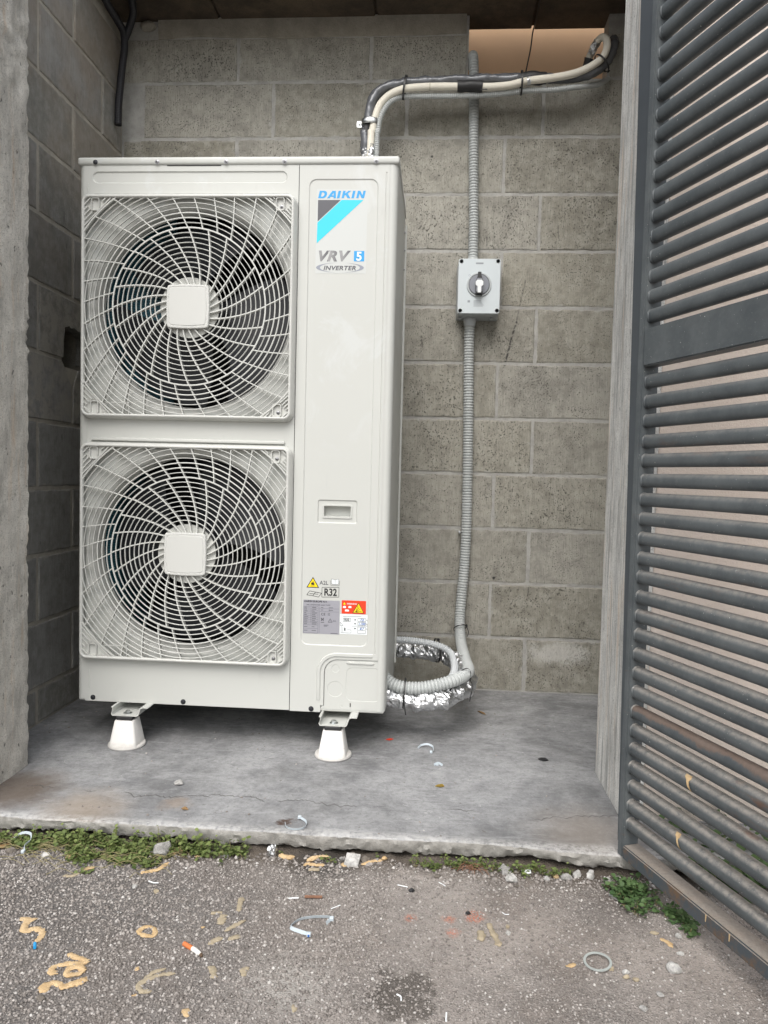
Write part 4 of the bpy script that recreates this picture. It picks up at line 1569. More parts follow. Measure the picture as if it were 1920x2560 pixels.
tri = obj('flame_sign', flat_poly([(0.6985, 0.4885), (0.7365, 0.4885), (0.7175, 0.5205)], YS), 'print_black', unit)
obj('sign_field', flat_poly([(0.7025, 0.4906), (0.7325, 0.4906), (0.7175, 0.5162)], YT), 'yellow', tri)
obj('flame', flat_poly([(0.7135, 0.4965), (0.7215, 0.4965), (0.7228, 0.4995), (0.7210, 0.5025), (0.7203, 0.5010), (0.7195, 0.5062), (0.7172, 0.5085), (0.7165, 0.5045), (0.7148, 0.5030), (0.7140, 0.5052), (0.7122, 0.5000)], YT - 0.0003), 'print_black', tri)
obj('flame_base', strokes([(0.7105, 0.4938, 0.7245, 0.4938)], 0.0012, YT - 0.0003), 'print_black', tri)
obj('class_lettering', text_mb('A2L', 0.0165, 0.7375, 0.4985, YS, 0.95, 0, 0.012), 'print_dark', unit)
bk = obj('manual_symbol', strokes([(0.771, 0.4975, 0.796, 0.4975), (0.771, 0.4975, 0.769, 0.512), (0.796, 0.4975, 0.797, 0.512), (0.773, 0.502, 0.7835, 0.4995), (0.7835, 0.4995, 0.794, 0.502), (0.773, 0.502, 0.773, 0.5165), (0.794, 0.502, 0.794, 0.5165),
                                (0.773, 0.5165, 0.7835, 0.514), (0.7835, 0.514, 0.794, 0.5165), (0.7835, 0.4995, 0.7835, 0.514)], 0.0009, YS), 'print_dark', unit)
obj('page', flat_poly([(0.7735, 0.5025), (0.783, 0.5002), (0.783, 0.5137), (0.7735, 0.516)], YS + 0.0001), 'paper', bk)
obj('page', flat_poly([(0.784, 0.5002), (0.7935, 0.5025), (0.7935, 0.516), (0.784, 0.5137)], YS + 0.0001), 'paper', bk)
sbk = obj('service_symbol', strokes([(0.700, 0.4665, 0.708, 0.4785), (0.708, 0.4785, 0.726, 0.4755), (0.726, 0.4755, 0.744, 0.473), (0.744, 0.473, 0.735, 0.461), (0.735, 0.461, 0.718, 0.4645), (0.718, 0.4645, 0.700, 0.4665), (0.726, 0.4755, 0.718, 0.4645),
                                     (0.708, 0.4705, 0.734, 0.4695)], 0.0014, YS), 'print_black', unit)
rb = obj('refrigerant_frame', strokes([(0.745, 0.4615, 0.7955, 0.463), (0.7955, 0.463, 0.7955, 0.492), (0.7955, 0.492, 0.745, 0.4905), (0.745, 0.4905, 0.745, 0.4615)], 0.0013, YS), 'print_black', unit)
obj('refrigerant_lettering', text_mb('R32', 0.0295, 0.7703, 0.4668, YS, 0.82, 0, 0.028, 'CENTER'), 'print_black', rb)

plate_l = sticker('rating_plate', 0.690, 0.799, 0.3515, 0.4520, 'label_grey')
obj('plate_lettering', text_mb('DAIKIN EUROPE N.V.', 0.0072, 0.6925, 0.4455, YT, 1.02, 0.15, 0.03), 'print_black', plate_l)
obj('plate_lettering', text_mb('AIR CONDITIONER (HEAT PUMP)', 0.0050, 0.700, 0.4360, YT, 0.95, 0.1), 'print_black', plate_l)
ln = [(0.692, 0.4325, 0.735, 0.4325), (0.692, 0.3535, 0.692, 0.4325), (0.735, 0.3535, 0.735, 0.4325), (0.7135, 0.384, 0.7135, 0.4275), (0.739, 0.3535, 0.739, 0.4335), (0.739, 0.4275, 0.797, 0.4275), (0.739, 0.4185, 0.797, 0.4185), (0.768, 0.4185, 0.768, 0.4275)]
ln += [(0.692, z_, 0.735, z_) for z_ in (0.4275, 0.4215, 0.416, 0.4105, 0.405, 0.3995, 0.394, 0.3885, 0.383, 0.3775, 0.367, 0.3535)]
obj('table_lines', strokes(ln, 0.0005, YT), 'print_dark', plate_l)['kind'] = 'stuff'
tx = []
rs = random.Random(3)
for z_ in (0.4300, 0.4245, 0.4188, 0.4133, 0.4078, 0.4023, 0.3968, 0.3913, 0.3858, 0.3803, 0.372, 0.361):
    tx += [(0.6935, z_, 0.6935 + rs.uniform(0.006, 0.012), z_), (0.7165, z_, 0.7165 + rs.uniform(0.008, 0.016), z_)]
for z_ in (0.4305, 0.4230):
    tx += [(0.743, z_, 0.750, z_), (0.766, z_, 0.779, z_)]
tx += [(0.7525, 0.3785, 0.7665, 0.3785), (0.7525, 0.3755, 0.763, 0.3755), (0.773, 0.3545, 0.794, 0.3545)]
obj('table_entries', strokes(tx, 0.0014, YT), 'print_dark', plate_l)['kind'] = 'stuff'
obj('conformity_mark', text_mb('CE', 0.0105, 0.7435, 0.4070, YT, 1.05), 'print_black', plate_l)
obj('class_lettering', text_mb('A2L', 0.0065, 0.7785, 0.3895, YT), 'print_dark', plate_l)
obj('warning_outline', strokes([(0.765, 0.387, 0.7775, 0.387), (0.7775, 0.387, 0.7713, 0.398), (0.7713, 0.398, 0.765, 0.387), (0.7713, 0.389, 0.7713, 0.393)], 0.0009, YT), 'print_black', plate_l)
obj('bin_symbol', strokes([(0.744, 0.390, 0.752, 0.400), (0.752, 0.390, 0.744, 0.400), (0.7455, 0.391, 0.7445, 0.3985), (0.7505, 0.391, 0.7515, 0.3985), (0.7435, 0.386, 0.7535, 0.386)], 0.0011, YT), 'print_black', plate_l)
obj('conformity_mark', text_mb('UK', 0.0050, 0.7635, 0.4110, YT) if True else None, 'print_black', plate_l)
obj('conformity_mark', text_mb('CA', 0.0050, 0.7635, 0.4068, YT), 'print_black', plate_l)

warn = sticker('warning_label', 0.8045, 0.8765, 0.4148, 0.4543, 'red')
obj('warning_lettering', text_mb('WARNING', 0.0062, 0.8195, 0.4425, YT, 1.0, 0, 0.02), 'paper', warn)
obj('small_triangle', flat_poly([(0.8085, 0.4415), (0.8165, 0.4415), (0.8125, 0.4488)], YT), 'yellow', warn)
wt = obj('warning_triangle', flat_poly([(0.8365, 0.4172), (0.8715, 0.4178), (0.8545, 0.4488)], YT), 'print_black', warn)
obj('triangle_field', flat_poly([(0.8395, 0.4190), (0.8690, 0.4195), (0.8545, 0.4458)], YT - 0.0003), 'yellow', warn)
obj('burst', strokes([(0.8465, 0.4215, 0.8535, 0.4405), (0.8475, 0.4215, 0.8565, 0.4350), (0.848, 0.421, 0.8610, 0.4310), (0.848, 0.4205, 0.865, 0.4245), (0.843, 0.4205, 0.849, 0.4235)], 0.0012, YT - 0.0006), 'print_black', warn)
for x_, z_, w_2 in ((0.8085, 0.4345, 0.009), (0.8245, 0.4350, 0.009), (0.8145, 0.4245, 0.012)):
    obj('pictogram', flat_poly([(x_, z_ - 0.003), (x_ + w_2, z_ - 0.003), (x_ + w_2, z_ + 0.002), (x_ + w_2 * 0.5, z_ + 0.0035), (x_, z_ + 0.002)], YT), 'paper', warn)

chg = sticker('charge_label', 0.800, 0.8925, 0.3540, 0.4130, 'paper', YS - 0.00005)
obj('charge_frame', strokes([(0.810, 0.3915, 0.8315, 0.3920), (0.8315, 0.3920, 0.8315, 0.4020), (0.8315, 0.4020, 0.810, 0.4015), (0.810, 0.4015, 0.810, 0.3915)], 0.0008, YT - 0.0002), 'print_black', chg)
obj('charge_lettering', text_mb('R32', 0.0098, 0.8207, 0.3935, YT - 0.0002, 0.95, 0, 0.025, 'CENTER'), 'print_black', chg)
for z_, s_, x0_ in ((0.3975, '7.0', 0.8535), (0.3860, '1.700', 0.8535), (0.3715, '8.7', 0.8535)):
    obj('charge_frame', strokes([(x0_, z_ - 0.0045, 0.8770, z_ - 0.004), (0.8770, z_ - 0.004, 0.8770, z_ + 0.005), (0.8770, z_ + 0.005, x0_, z_ + 0.0045), (x0_, z_ + 0.0045, x0_, z_ - 0.0045)], 0.0007, YT - 0.0002), 'print_black', chg)
    obj('handwriting', text_mb(s_, 0.0095, 0.8650, z_ - 0.0032, YT - 0.0003, 0.95, 0.3, 0.012, 'CENTER'), 'ink_blue', chg)
    obj('unit_lettering', text_mb('kg', 0.0058, 0.8785, z_ - 0.002, YT - 0.0002), 'print_black', chg)
    obj('key_dot', flat_poly(circ(0.8455, z_, 0.0022, 12), YT - 0.0002), 'print_black', chg)
obj('charge_frame', strokes([(0.8535, 0.3575, 0.8770, 0.358), (0.8770, 0.358, 0.8770, 0.366), (0.8535, 0.366, 0.8535, 0.3575), (0.836, 0.3785, 0.884, 0.380), (0.8015, 0.379, 0.8015, 0.3895), (0.8015, 0.3895, 0.810, 0.379), (0.810, 0.379, 0.8015, 0.379),
                             (0.8035, 0.358, 0.834, 0.358), (0.834, 0.358, 0.834, 0.367), (0.834, 0.367, 0.822, 0.367), (0.8095, 0.360, 0.8095, 0.375), (0.8045, 0.359, 0.8045, 0.378), (0.808, 0.4065, 0.864, 0.4075)], 0.0008, YT - 0.0002), 'print_dark', chg)
obj('bottle_symbol', flat_poly([(0.8135, 0.364), (0.8175, 0.364), (0.8175, 0.371), (0.8155, 0.374), (0.8135, 0.371)], YT - 0.0002), 'print_black', chg)

# ---- mounting rails under the unit and their bolts
for ox in (-0.622, 0.0):
    prof2 = [(0.7505, 0.1185), (0.7555, 0.1165), (0.7535, 0.106), (0.7505, 0.0985), (0.7545, 0.0925), (0.8285, 0.0925), (0.8335, 0.0955), (0.8405, 0.1165), (0.8465, 0.1185), (0.8625, 0.1185)]
    inn = [(x, z + 0.0022) for x, z in prof2]
    lo = [(x + ox, z) for x, z in prof2]
    li = [(x + ox + (0.0018 if x < 0.79 else -0.0018), z) for x, z in inn]
    loop = lo + li[::-1]
    mb = MB().loft([[(p[0], y, p[1]) for p in loop] for y in (-0.048, 0.50)], True)
    nn = len(lo)
    for yy in (-0.048, 0.50):
        for i in range(nn - 1):
            mb.add([(lo[i][0], yy, lo[i][1]), (lo[i + 1][0], yy, lo[i + 1][1]), (li[i + 1][0], yy, li[i + 1][1]), (li[i][0], yy, li[i][1])], [(0, 1, 2, 3)])
    rail_ = obj('mounting_rail', mb, 'unit', unit)
    obj('washer', MB().lathe((0.793 + ox, -0.026, 0.0948), (0, 0, 1), [(0.0125, 0), (0.0125, 0.0018), (0.006, 0.002)], 20), 'zinc', rail_, smooth=True)
    obj('bolt', MB().lathe((0.793 + ox, -0.026, 0.0968), (0, 0, 1), [(0.0078, 0), (0.0078, 0.0055), (0.006, 0.0068), (0.0, 0.007)], 6), 'zinc', rail_)


# ================================================================== SUPPORT FEET
def foot(cx, label):
    t_ = thing('support_foot', label, 'foot', (cx, -0.03, 0), 'white feet under the unit')
    cy = -0.03
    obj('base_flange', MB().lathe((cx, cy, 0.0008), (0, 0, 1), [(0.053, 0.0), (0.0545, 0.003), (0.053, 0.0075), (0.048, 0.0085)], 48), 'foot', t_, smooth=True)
    lo = []
    for hw, hd, z, r in ((0.0425, 0.040, 0.008, 0.012), (0.0405, 0.0385, 0.014, 0.010), (0.0290, 0.028, 0.079, 0.007), (0.0275, 0.0265, 0.0812, 0.006)):
        lo.append([(p[0], p[1], z) for p in rr(cx - hw, cx + hw, cy - hd, cy + hd, r, 5)])
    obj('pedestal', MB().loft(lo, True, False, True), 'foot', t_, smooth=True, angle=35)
    obj('rubber_pad', MB().bbox(cx - 0.0245, cx + 0.0245, cy - 0.023, cy + 0.023, 0.0815, 0.0923, 0.002, 1), 'rubber', t_)


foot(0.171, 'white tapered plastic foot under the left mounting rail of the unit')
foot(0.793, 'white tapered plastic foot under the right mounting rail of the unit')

# ================================================================== PIPES AND CONDUITS
PY = 0.60


def wob_tube(path, r, amp, ns, seg=16, step=0.008, sd=0.0, caps=True):
    """soft lagging with folds and dents."""
    P = resample(smooth_path(path, 10), step)
    mb = MB().tube(P, r, seg, caps=caps)
    n_ = len(P)
    for i in range(n_):
        for k in range(seg):
            v = Vector(mb.v[i * seg + k])
            d = (v - P[i])
            f = 1 + amp * fbm(v.x + sd, v.y, v.z, ns, 3)
            mb.v[i * seg + k] = tuple(P[i] + d * f)
    return mb


g_path = [(0.779, 0.63, 0.30), (0.779, 0.62, 1.2), (0.779, PY, 1.996), (0.781, PY, 2.052), (0.788, PY, 2.114), (0.797, PY, 2.169), (0.815, PY, 2.208), (0.849, PY, 2.230), (0.916, PY, 2.2455), (1.01, PY, 2.250), (1.103, PY, 2.253),
          (1.212, PY, 2.256), (1.32, PY, 2.257), (1.427, PY, 2.257), (1.516, PY, 2.258), (1.575, PY, 2.272), (1.618, PY + 0.01, 2.300), (1.648, PY + 0.03, 2.345), (1.668, PY + 0.06, 2.40), (1.68, PY + 0.11, 2.45)]
gp = thing('insulated_pipe', 'silver grey lagged pipe running above the cream pipe along the wall', 'pipe', (0.779, 0.63, 0.30))
obj('lagging', wob_tube(g_path, 0.0178, 0.26, 30, 18, 0.006), 'pipe_grey', gp, smooth=True, angle=70)
obj('tape_wrap', wob_tube([(0.7805, PY, 2.052), (0.783, PY, 2.075), (0.7865, PY, 2.098)], 0.0190, 0.08, 60), 'tape', gp, smooth=True)
obj('tape_wrap', wob_tube([(1.335, PY, 2.2575), (1.37, PY, 2.2585), (1.405, PY, 2.257), (1.425, PY, 2.2565)], 0.0205, 0.25, 30), 'tape', gp, smooth=True)
obj('foil_wrap', wob_tube([(0.779, PY, 1.97), (0.779, PY, 2.0), (0.7795, PY, 2.018)], 0.0185, 0.45, 60, 18, 0.003), 'foil', gp)

c_path = [(0.800, 0.625, 0.30), (0.800, 0.615, 1.2), (0.800, PY - 0.012, 1.996), (0.805, PY - 0.012, 2.067), (0.814, PY - 0.012, 2.120), (0.832, PY - 0.012, 2.166), (0.863, PY - 0.014, 2.196), (0.904, PY - 0.016, 2.214), (0.948, PY - 0.016, 2.221),
          (1.01, PY - 0.016, 2.224), (1.104, PY - 0.016, 2.2235), (1.205, PY - 0.016, 2.221), (1.285, PY - 0.016, 2.225), (1.356, PY - 0.02, 2.238), (1.445, PY - 0.02, 2.248), (1.516, PY - 0.02, 2.261), (1.569, PY - 0.02, 2.282),
          (1.611, PY - 0.015, 2.313), (1.631, PY, 2.352), (1.636, PY + 0.02, 2.395), (1.625, PY + 0.05, 2.425), (1.607, PY + 0.075, 2.415), (1.592, PY + 0.10, 2.385), (1.580, PY + 0.12, 2.345), (1.575, PY + 0.13, 2.30)]
cp = thing('insulated_pipe', 'cream lagged pipe bent along the wall and curling into the opening', 'pipe', (0.80, 0.625, 0.30))
obj('lagging', wob_tube(c_path, 0.0128, 0.05, 20, 16, 0.008, 3.0), 'pipe_cream', cp, smooth=True, angle=70)
obj('tape_wrap', wob_tube([(1.108, PY - 0.013, 2.226), (1.14, PY - 0.013, 2.2265), (1.17, PY - 0.013, 2.2255), (1.198, PY - 0.013, 2.224)], 0.0195, 0.12, 40), 'tape', cp, smooth=True)
obj('tape_tail', MB().bbox(1.19, 1.214, PY - 0.034, PY - 0.032, 2.2025, 2.2055, 0.0006, 1), 'tape', cp)
obj('tape_wrap', wob_tube([(1.590, PY + 0.095, 2.375), (1.582, PY + 0.108, 2.345), (1.578, PY + 0.118, 2.318)], 0.017, 0.3, 50), 'tape', cp, smooth=True)
obj('foil_wrap', wob_tube([(1.613, PY + 0.066, 2.418), (1.602, PY + 0.082, 2.405), (1.594, PY + 0.093, 2.388)], 0.0138, 0.35, 80, 16, 0.003), 'foil', cp)
obj('foil_wrap', wob_tube([(1.353, PY - 0.02, 2.2375), (1.366, PY - 0.02, 2.2395)], 0.0133, 0.15, 80, 14, 0.003), 'foil', cp)
obj('foil_wrap', wob_tube([(0.800, PY - 0.012, 1.97), (0.8005, PY - 0.012, 2.0), (0.802, PY - 0.012, 2.022)], 0.0142, 0.4, 70, 16, 0.003), 'foil', cp)
obj('seam', MB().tube([(1.010, PY - 0.016 + 0.0133 * math.cos(a), 2.224 + 0.0133 * math.sin(a)) for a in [2 * PI * k / 20 for k in range(20)]], 0.0007, 6, closed=True), 'stem', cp)

k_path = [(0.823, 0.61, 0.35), (0.823, 0.60, 1.2), (0.823, PY - 0.012, 1.993), (0.826, PY - 0.012, 2.067), (0.834, PY - 0.012, 2.119), (0.856, PY - 0.010, 2.162), (0.886, PY - 0.006, 2.188), (0.923, PY, 2.198), (0.98, PY, 2.1985), (1.074, PY, 2.1985),
          (1.16, PY, 2.199), (1.248, PY, 2.203), (1.357, PY, 2.214), (1.447, PY, 2.216), (1.518, PY, 2.223), (1.57, PY + 0.02, 2.238), (1.62, PY + 0.05, 2.26), (1.66, PY + 0.09, 2.30)]
tag(obj('conduit', ribbed(k_path, 0.0098, 0.0075, 0.0022, 12), 'cond', smooth=True, angle=20), 'thin grey ribbed conduit running under the cream pipe at the top', 'conduit', 'ribbed plastic conduits')

# conduits above and below the isolator
v_path = [(1.160, WY + 0.085, 2.405), (1.163, WY + 0.03, 2.405), (1.165, WY - 0.016, 2.385), (1.168, WY - 0.022, 2.34), (1.171, WY - 0.022, 2.26), (1.175, WY - 0.022, 2.10), (1.180, WY - 0.022, 1.93), (1.185, WY - 0.024, 1.78), (1.186, WY - 0.030, 1.645)]
t_ = thing('conduit', 'thick grey ribbed conduit dropping from the opening to the isolator switch', 'conduit', (1.186, WY - 0.03, 1.64), 'ribbed plastic conduits')
obj('tube', ribbed(v_path, 0.0188, 0.0105, 0.0036, 18), 'cond', t_, smooth=True, angle=20)
obj('gland', MB().lathe((1.186, WY - 0.032, 1.6215), (0, 0, 1), [(0.0215, 0.0), (0.0225, 0.003), (0.0225, 0.010), (0.0195, 0.022), (0.018, 0.023)], 24), 'cond', t_, smooth=True)
w_path = [(1.181, WY - 0.034, 1.400), (1.181, WY - 0.026, 1.32), (1.183, WY - 0.024, 1.22), (1.187, WY - 0.024, 1.05), (1.190, WY - 0.024, 0.88), (1.192, WY - 0.025, 0.72), (1.192, WY - 0.027, 0.60), (1.188, WY - 0.03, 0.47), (1.180, WY - 0.045, 0.36),
          (1.176, WY - 0.075, 0.28), (1.180, 0.56, 0.22), (1.192, 0.44, 0.185), (1.198, 0.32, 0.182), (1.185, 0.20, 0.196), (1.145, 0.125, 0.196), (1.09, 0.105, 0.183), (1.04, 0.10, 0.174), (0.99, 0.10, 0.174), (0.955, 0.105, 0.182), (0.925, 0.12, 0.20)]
t_ = thing('conduit', 'thick grey ribbed conduit from the isolator down into the side of the unit', 'conduit', (1.18, WY - 0.03, 1.40), 'ribbed plastic conduits')
obj('tube', ribbed(w_path, 0.0200, 0.0105, 0.0036, 18), 'cond', t_, smooth=True, angle=20)
obj('gland', MB().lathe((1.181, WY - 0.034, 1.398), (0, 0, 1), [(0.0175, -0.008), (0.0205, -0.005), (0.0235, 0.010), (0.0240, 0.020), (0.0215, 0.0235)], 24), 'cond_light', t_, smooth=True)
obj('wall_clip', MB().bbox(1.163, 1.17, WY - 0.05, WY - 0.001, 0.612, 0.620, 0.002, 1), 'cond_light', t_)

# foil lagged pipe: leaves the unit's side low in front, turns round and goes back behind the unit
f_path = [(0.925, 0.125, 0.145), (0.985, 0.115, 0.134), (1.05, 0.112, 0.130), (1.115, 0.125, 0.138), (1.165, 0.17, 0.150), (1.188, 0.25, 0.155), (1.188, 0.36, 0.158), (1.170, 0.46, 0.166), (1.120, 0.53, 0.176), (1.06, 0.556, 0.182), (0.97, 0.563, 0.183), (0.90, 0.57, 0.184), (0.83, 0.60, 0.20), (0.795, 0.628, 0.27), (0.788, 0.628, 0.36)]
t_ = thing('insulated_pipe', 'crumpled silver foil wrapped pipe looping beside the unit', 'pipe', (0.925, 0.125, 0.145))
obj('foil_lagging', wob_tube(f_path, 0.0305, 0.34, 36, 28, 0.0062, 5.0), 'foil', t_)
tn_path = [(0.86, 0.50, 0.226), (0.92, 0.50, 0.230), (0.969, 0.50, 0.232), (1.018, 0.50, 0.229), (1.067, 0.50, 0.223), (1.116, 0.495, 0.210), (1.143, 0.47, 0.195), (1.152, 0.40, 0.182), (1.150, 0.30, 0.178), (1.135, 0.22, 0.172), (1.10, 0.165, 0.162), (1.04, 0.145, 0.155), (0.98, 0.15, 0.155), (0.93, 0.16, 0.165)]
tag(obj('conduit', ribbed(tn_path, 0.0128, 0.0085, 0.0025, 14), 'cond_light', smooth=True, angle=20), 'thin pale ribbed conduit strapped onto the foil wrapped pipe', 'conduit', 'ribbed plastic conduits')

# black conduit hanging in the rear left corner
b_path = [(-0.150, 0.30, 2.56), (-0.150, 0.40, 2.515), (-0.150, 0.50, 2.487), (-0.147, 0.58, 2.474), (-0.142, 0.625, 2.455), (-0.140, 0.63, 2.40), (-0.145, 0.625, 2.339), (-0.151, 0.622, 2.262), (-0.157, 0.62, 2.184), (-0.158, 0.62, 2.116)]
t_ = thing('conduit', 'black ribbed conduit with an open end hanging in the rear left corner', 'conduit', (-0.158, 0.62, 2.116))
obj('tube', ribbed(b_path, 0.0138, 0.006, 0.0014, 14), 'cond_black', t_, smooth=True, angle=20)
obj('open_end', MB().lathe((-0.158, 0.62, 2.117), (0, 0, -1), [(0.0128, 0.0), (0.0132, 0.002), (0.011, 0.0022), (0.0105, -0.003)], 16), 'cond_black', t_)
tag(obj('conduit', ribbed([(-0.140, 0.635, 2.44), (-0.120, 0.63, 2.48), (-0.095, 0.60, 2.515), (-0.08, 0.54, 2.55)], 0.014, 0.0055, 0.0009, 14), 'cond_black', smooth=True, angle=60), 'short black conduit rising to the ceiling in the rear left corner', 'conduit')
tag(obj('mortar_lump', MB().bm((lambda b: (bmesh.ops.create_icosphere(b, subdivisions=2, radius=1), [setattr(v, 'co', Vector((-0.075 + v.co.x * 0.032, WY - 0.012 + v.co.y * 0.02, 2.515 + v.co.z * 0.017)) * (1 + 0.004 * fbm(*v.co, 3, 2))) for v in b.verts], b)[2])(bmesh.new())), 'plaster'),
    'lump of mortar under the ceiling beside the black conduit', 'mortar lump')

# thin wire hanging across the opening
tag(obj('wire', MB().tube(smooth_path([(1.392, 0.55, 2.536), (1.393, 0.70, 2.52), (1.391, 0.785, 2.525), (1.386, 0.80, 2.47), (1.372, 0.80, 2.39), (1.360, 0.80, 2.32)], 6), 0.0026, 8), 'tie', smooth=True), 'thin dark wire hanging across the opening under the ceiling', 'wire')


# ---- saddle clamp and zip ties
def loop_pts(c, e1, e2, a, b, n=28):
    c, e1, e2 = Vector(c), Vector(e1).normalized(), Vector(e2).normalized()
    return [c + e1 * a * math.cos(2 * PI * k / n) + e2 * b * math.sin(2 * PI * k / n) for k in range(n)]


cl = thing('pipe_clamp', 'zinc saddle clamp holding the pipes just above the unit', 'clamp', (0.797, PY, 2.105))
obj('band', MB().loft([[p + Vector((0, 0, z)) for p in loop_pts((0.7975, PY - 0.004, 2.105), (1, 0, 0), (0, 1, 0), q, r, 36)] for q, r, z in ((0.0335, 0.0245, -0.010), (0.0345, 0.0255, -0.009), (0.0345, 0.0255, 0.009), (0.0335, 0.0245, 0.010))]), 'zinc', cl, smooth=True, angle=50)
obj('ear', MB().prism(rr(0.746, 0.768, 2.094, 2.116, 0.004), PY + 0.008, PY + 0.0105), 'zinc', cl)
screw(cl, 0.7555, PY + 0.0075, 2.105, 0.005, 'zinc')
obj('wall_bolt', MB().tube([(0.7555, PY + 0.011, 2.105), (0.7555, WY, 2.105)], 0.004, 8), 'zinc', cl)


def zip_tie(label, c, e1, e2, a, b, head=0.0, group='black zip ties around the pipes', w=0.0033, tail=None, phase=None):
    t_ = thing('zip_tie', label, 'zip tie', c, group)
    e1, e2 = Vector(e1).normalized(), Vector(e2).normalized()
    nrm = e1.cross(e2).normalized()
    pts = loop_pts(c, e1, e2, a, b, 32)
    c = Vector(c)
    lo = []
    for p in pts:
        o_ = (p - c).normalized() * 0.0009
        lo.append([p + nrm * w, p + nrm * w + o_, p - nrm * w + o_, p - nrm * w])
    obj('strap', MB().loft(lo + [lo[0]]), 'tie', t_)
    h = c + e1 * a * math.cos(head) + e2 * b * math.sin(head)
    u_ = (e1 * math.cos(head) + e2 * math.sin(head)).normalized()
    bm = bmesh.new()
    bmesh.ops.create_cube(bm, size=1)
    tn = nrm.cross(u_)
    for v in bm.verts:
        v.co = h + u_ * (v.co.x * 0.006 + 0.002) + nrm * v.co.y * 0.0065 + tn * v.co.z * 0.0065
    bmesh.ops.bevel(bm, geom=bm.edges[:], offset=0.001, segments=1, affect='EDGES')
    obj('head', MB().bm(bm), 'tie', t_)
    if tail:
        P = [h + u_ * 0.002] + [Vector(q) for q in tail]
        obj('tail', MB().tube(smooth_path(P, 5), 0.0017, 6), 'tie', t_)
    return t_


zip_tie('black zip tie round all three pipes left of the tape', (0.9185, PY - 0.006, 2.2265), (0.12, 0, 1), (0, 1, 0), 0.0415, 0.0285, PI * 0.05)
zip_tie('black zip tie round the pipes below the middle of the opening', (1.336, PY - 0.008, 2.2395), (0, 0, 1), (0, 1, 0), 0.0395, 0.029, PI * 0.97)
zip_tie('black zip tie on the pipe bend at the right end of the opening', (1.617, PY - 0.002, 2.306), (0.70, 0, -0.72), (0, 1, 0), 0.034, 0.03, PI * 0.05)
zip_tie('black zip tie upright round conduit and foil near the unit', (0.9925, 0.108, 0.153), (0.06, 0, 1), (0, 1, 0), 0.048, 0.036, PI * 1.48, 'black zip ties at the floor loop', 0.0024, [(0.997, 0.068, 0.115), (1.0, 0.07, 0.098)])
zip_tie('black zip tie slanting over the foil at the loop corner', (1.150, 0.147, 0.160), (0.45, 0.3, 1), (0.6, 1, 0), 0.052, 0.038, PI * 0.4, 'black zip ties at the floor loop')
zip_tie('black zip tie at the rear of the thin conduit and foil', (1.092, 0.528, 0.192), (0, 0, 1), (-0.3, 1, 0), 0.043, 0.044, PI * 1.9, 'black zip ties at the floor loop')
zip_tie('black zip tie round the thick conduit where it leaves the wall', (1.1765, 0.606, 0.262), (1, 0, 0.25), (0, 0.8, -0.6), 0.024, 0.024, -0.3, 'black zip ties at the floor loop', 0.002, [(1.208, 0.59, 0.25), (1.203, 0.58, 0.236)])
zip_tie('black zip tie with a curled tail at the outer loop corner', (1.1745, 0.175, 0.193), (0.75, 0.2, 0.3), (0.1, -0.2, 1), 0.026, 0.028, -0.5, 'black zip ties at the floor loop', 0.0022, [(1.204, 0.16, 0.17), (1.199, 0.15, 0.145), (1.196, 0.145, 0.125)])

# ---- isolator switch
sw = thing('isolator_switch', 'pale grey wall isolator switch box with a black rotary handle', 'switch', (1.208, WY, 1.42))
B0, B1, BZ0, BZ1 = 1.131, 1.2845, 1.4215, 1.6205
lo = []
for o_, y in ((0.003, WY - 0.001), (0.002, WY - 0.02), (0.0, 0.635), (0.0, 0.620)):
    lo.append([(p[0], y, p[1]) for p in rr(B0 - o_, B1 + o_, BZ0 - o_, BZ1 + o_, 0.009, 5)])
obj('box', MB().loft(lo, True, False, True), 'switch', sw, smooth=True, angle=35)
lid_recs = []
SC = [(1.142, 1.4335), (1.2755, 1.4345), (1.142, 1.611), (1.2745, 1.612)]
for x_, z_ in SC:
    lid_recs.append((circ(x_, z_, 0.0065, 20), circ(x_, z_, 0.0060, 20), 0.010, []))
lid = obj('lid', plate(rr(B0 + 0.002, B1 - 0.001, BZ0 + 0.003, BZ1 - 0.001, 0.008, 5), 0.600, lid_recs), 'switch_lid', sw)
lo = []
for o_, y in ((0.002, 0.6003), (0.0032, 0.6015), (0.0032, 0.6195)):
    lo.append([(p[0], y, p[1]) for p in rr(B0 + 0.002 - (o_ - 0.002), B1 - 0.001 + (o_ - 0.002), BZ0 + 0.003 - (o_ - 0.002), BZ1 - 0.001 + (o_ - 0.002), 0.008, 5)])
obj('lid_edge', MB().loft(lo), 'switch_lid', sw, smooth=True, angle=50)
for x_, z_ in SC:
    obj('lid_screw', MB().lathe((x_, 0.6098, z_ - 0.001), (0, -1, 0), [(0.0048, 0), (0.0048, 0.002), (0.004, 0.003), (0.0, 0.0032)], 14), 'screw', sw, smooth=True)
    obj('lid_shadow_ring', MB().lathe((x_, 0.5997, z_), (0, -1, 0), [(0.0068, 0.0), (0.0074, 0.0002), (0.0080, 0.0)], 20), 'switch', sw)
for x_ in (1.1445, 1.2585):
    obj('fixing_lug', MB().lathe((x_, 0.67, BZ0 - 0.001), (0, -1, 0), [(0.007, 0), (0.007, 0.02), (0.004, 0.0205), (0.004, 0.012)], 16), 'switch', sw)
KX, KZ = 1.208, 1.5265
obj('dial_collar', MB().lathe((KX, 0.5998, KZ), (0, -1, 0), [(0.0445, 0.0), (0.0445, 0.003), (0.043, 0.0042), (0.040, 0.0042), (0.0385, 0.003), (0.0375, 0.003)], 48), 'switch', sw, smooth=True, angle=35)
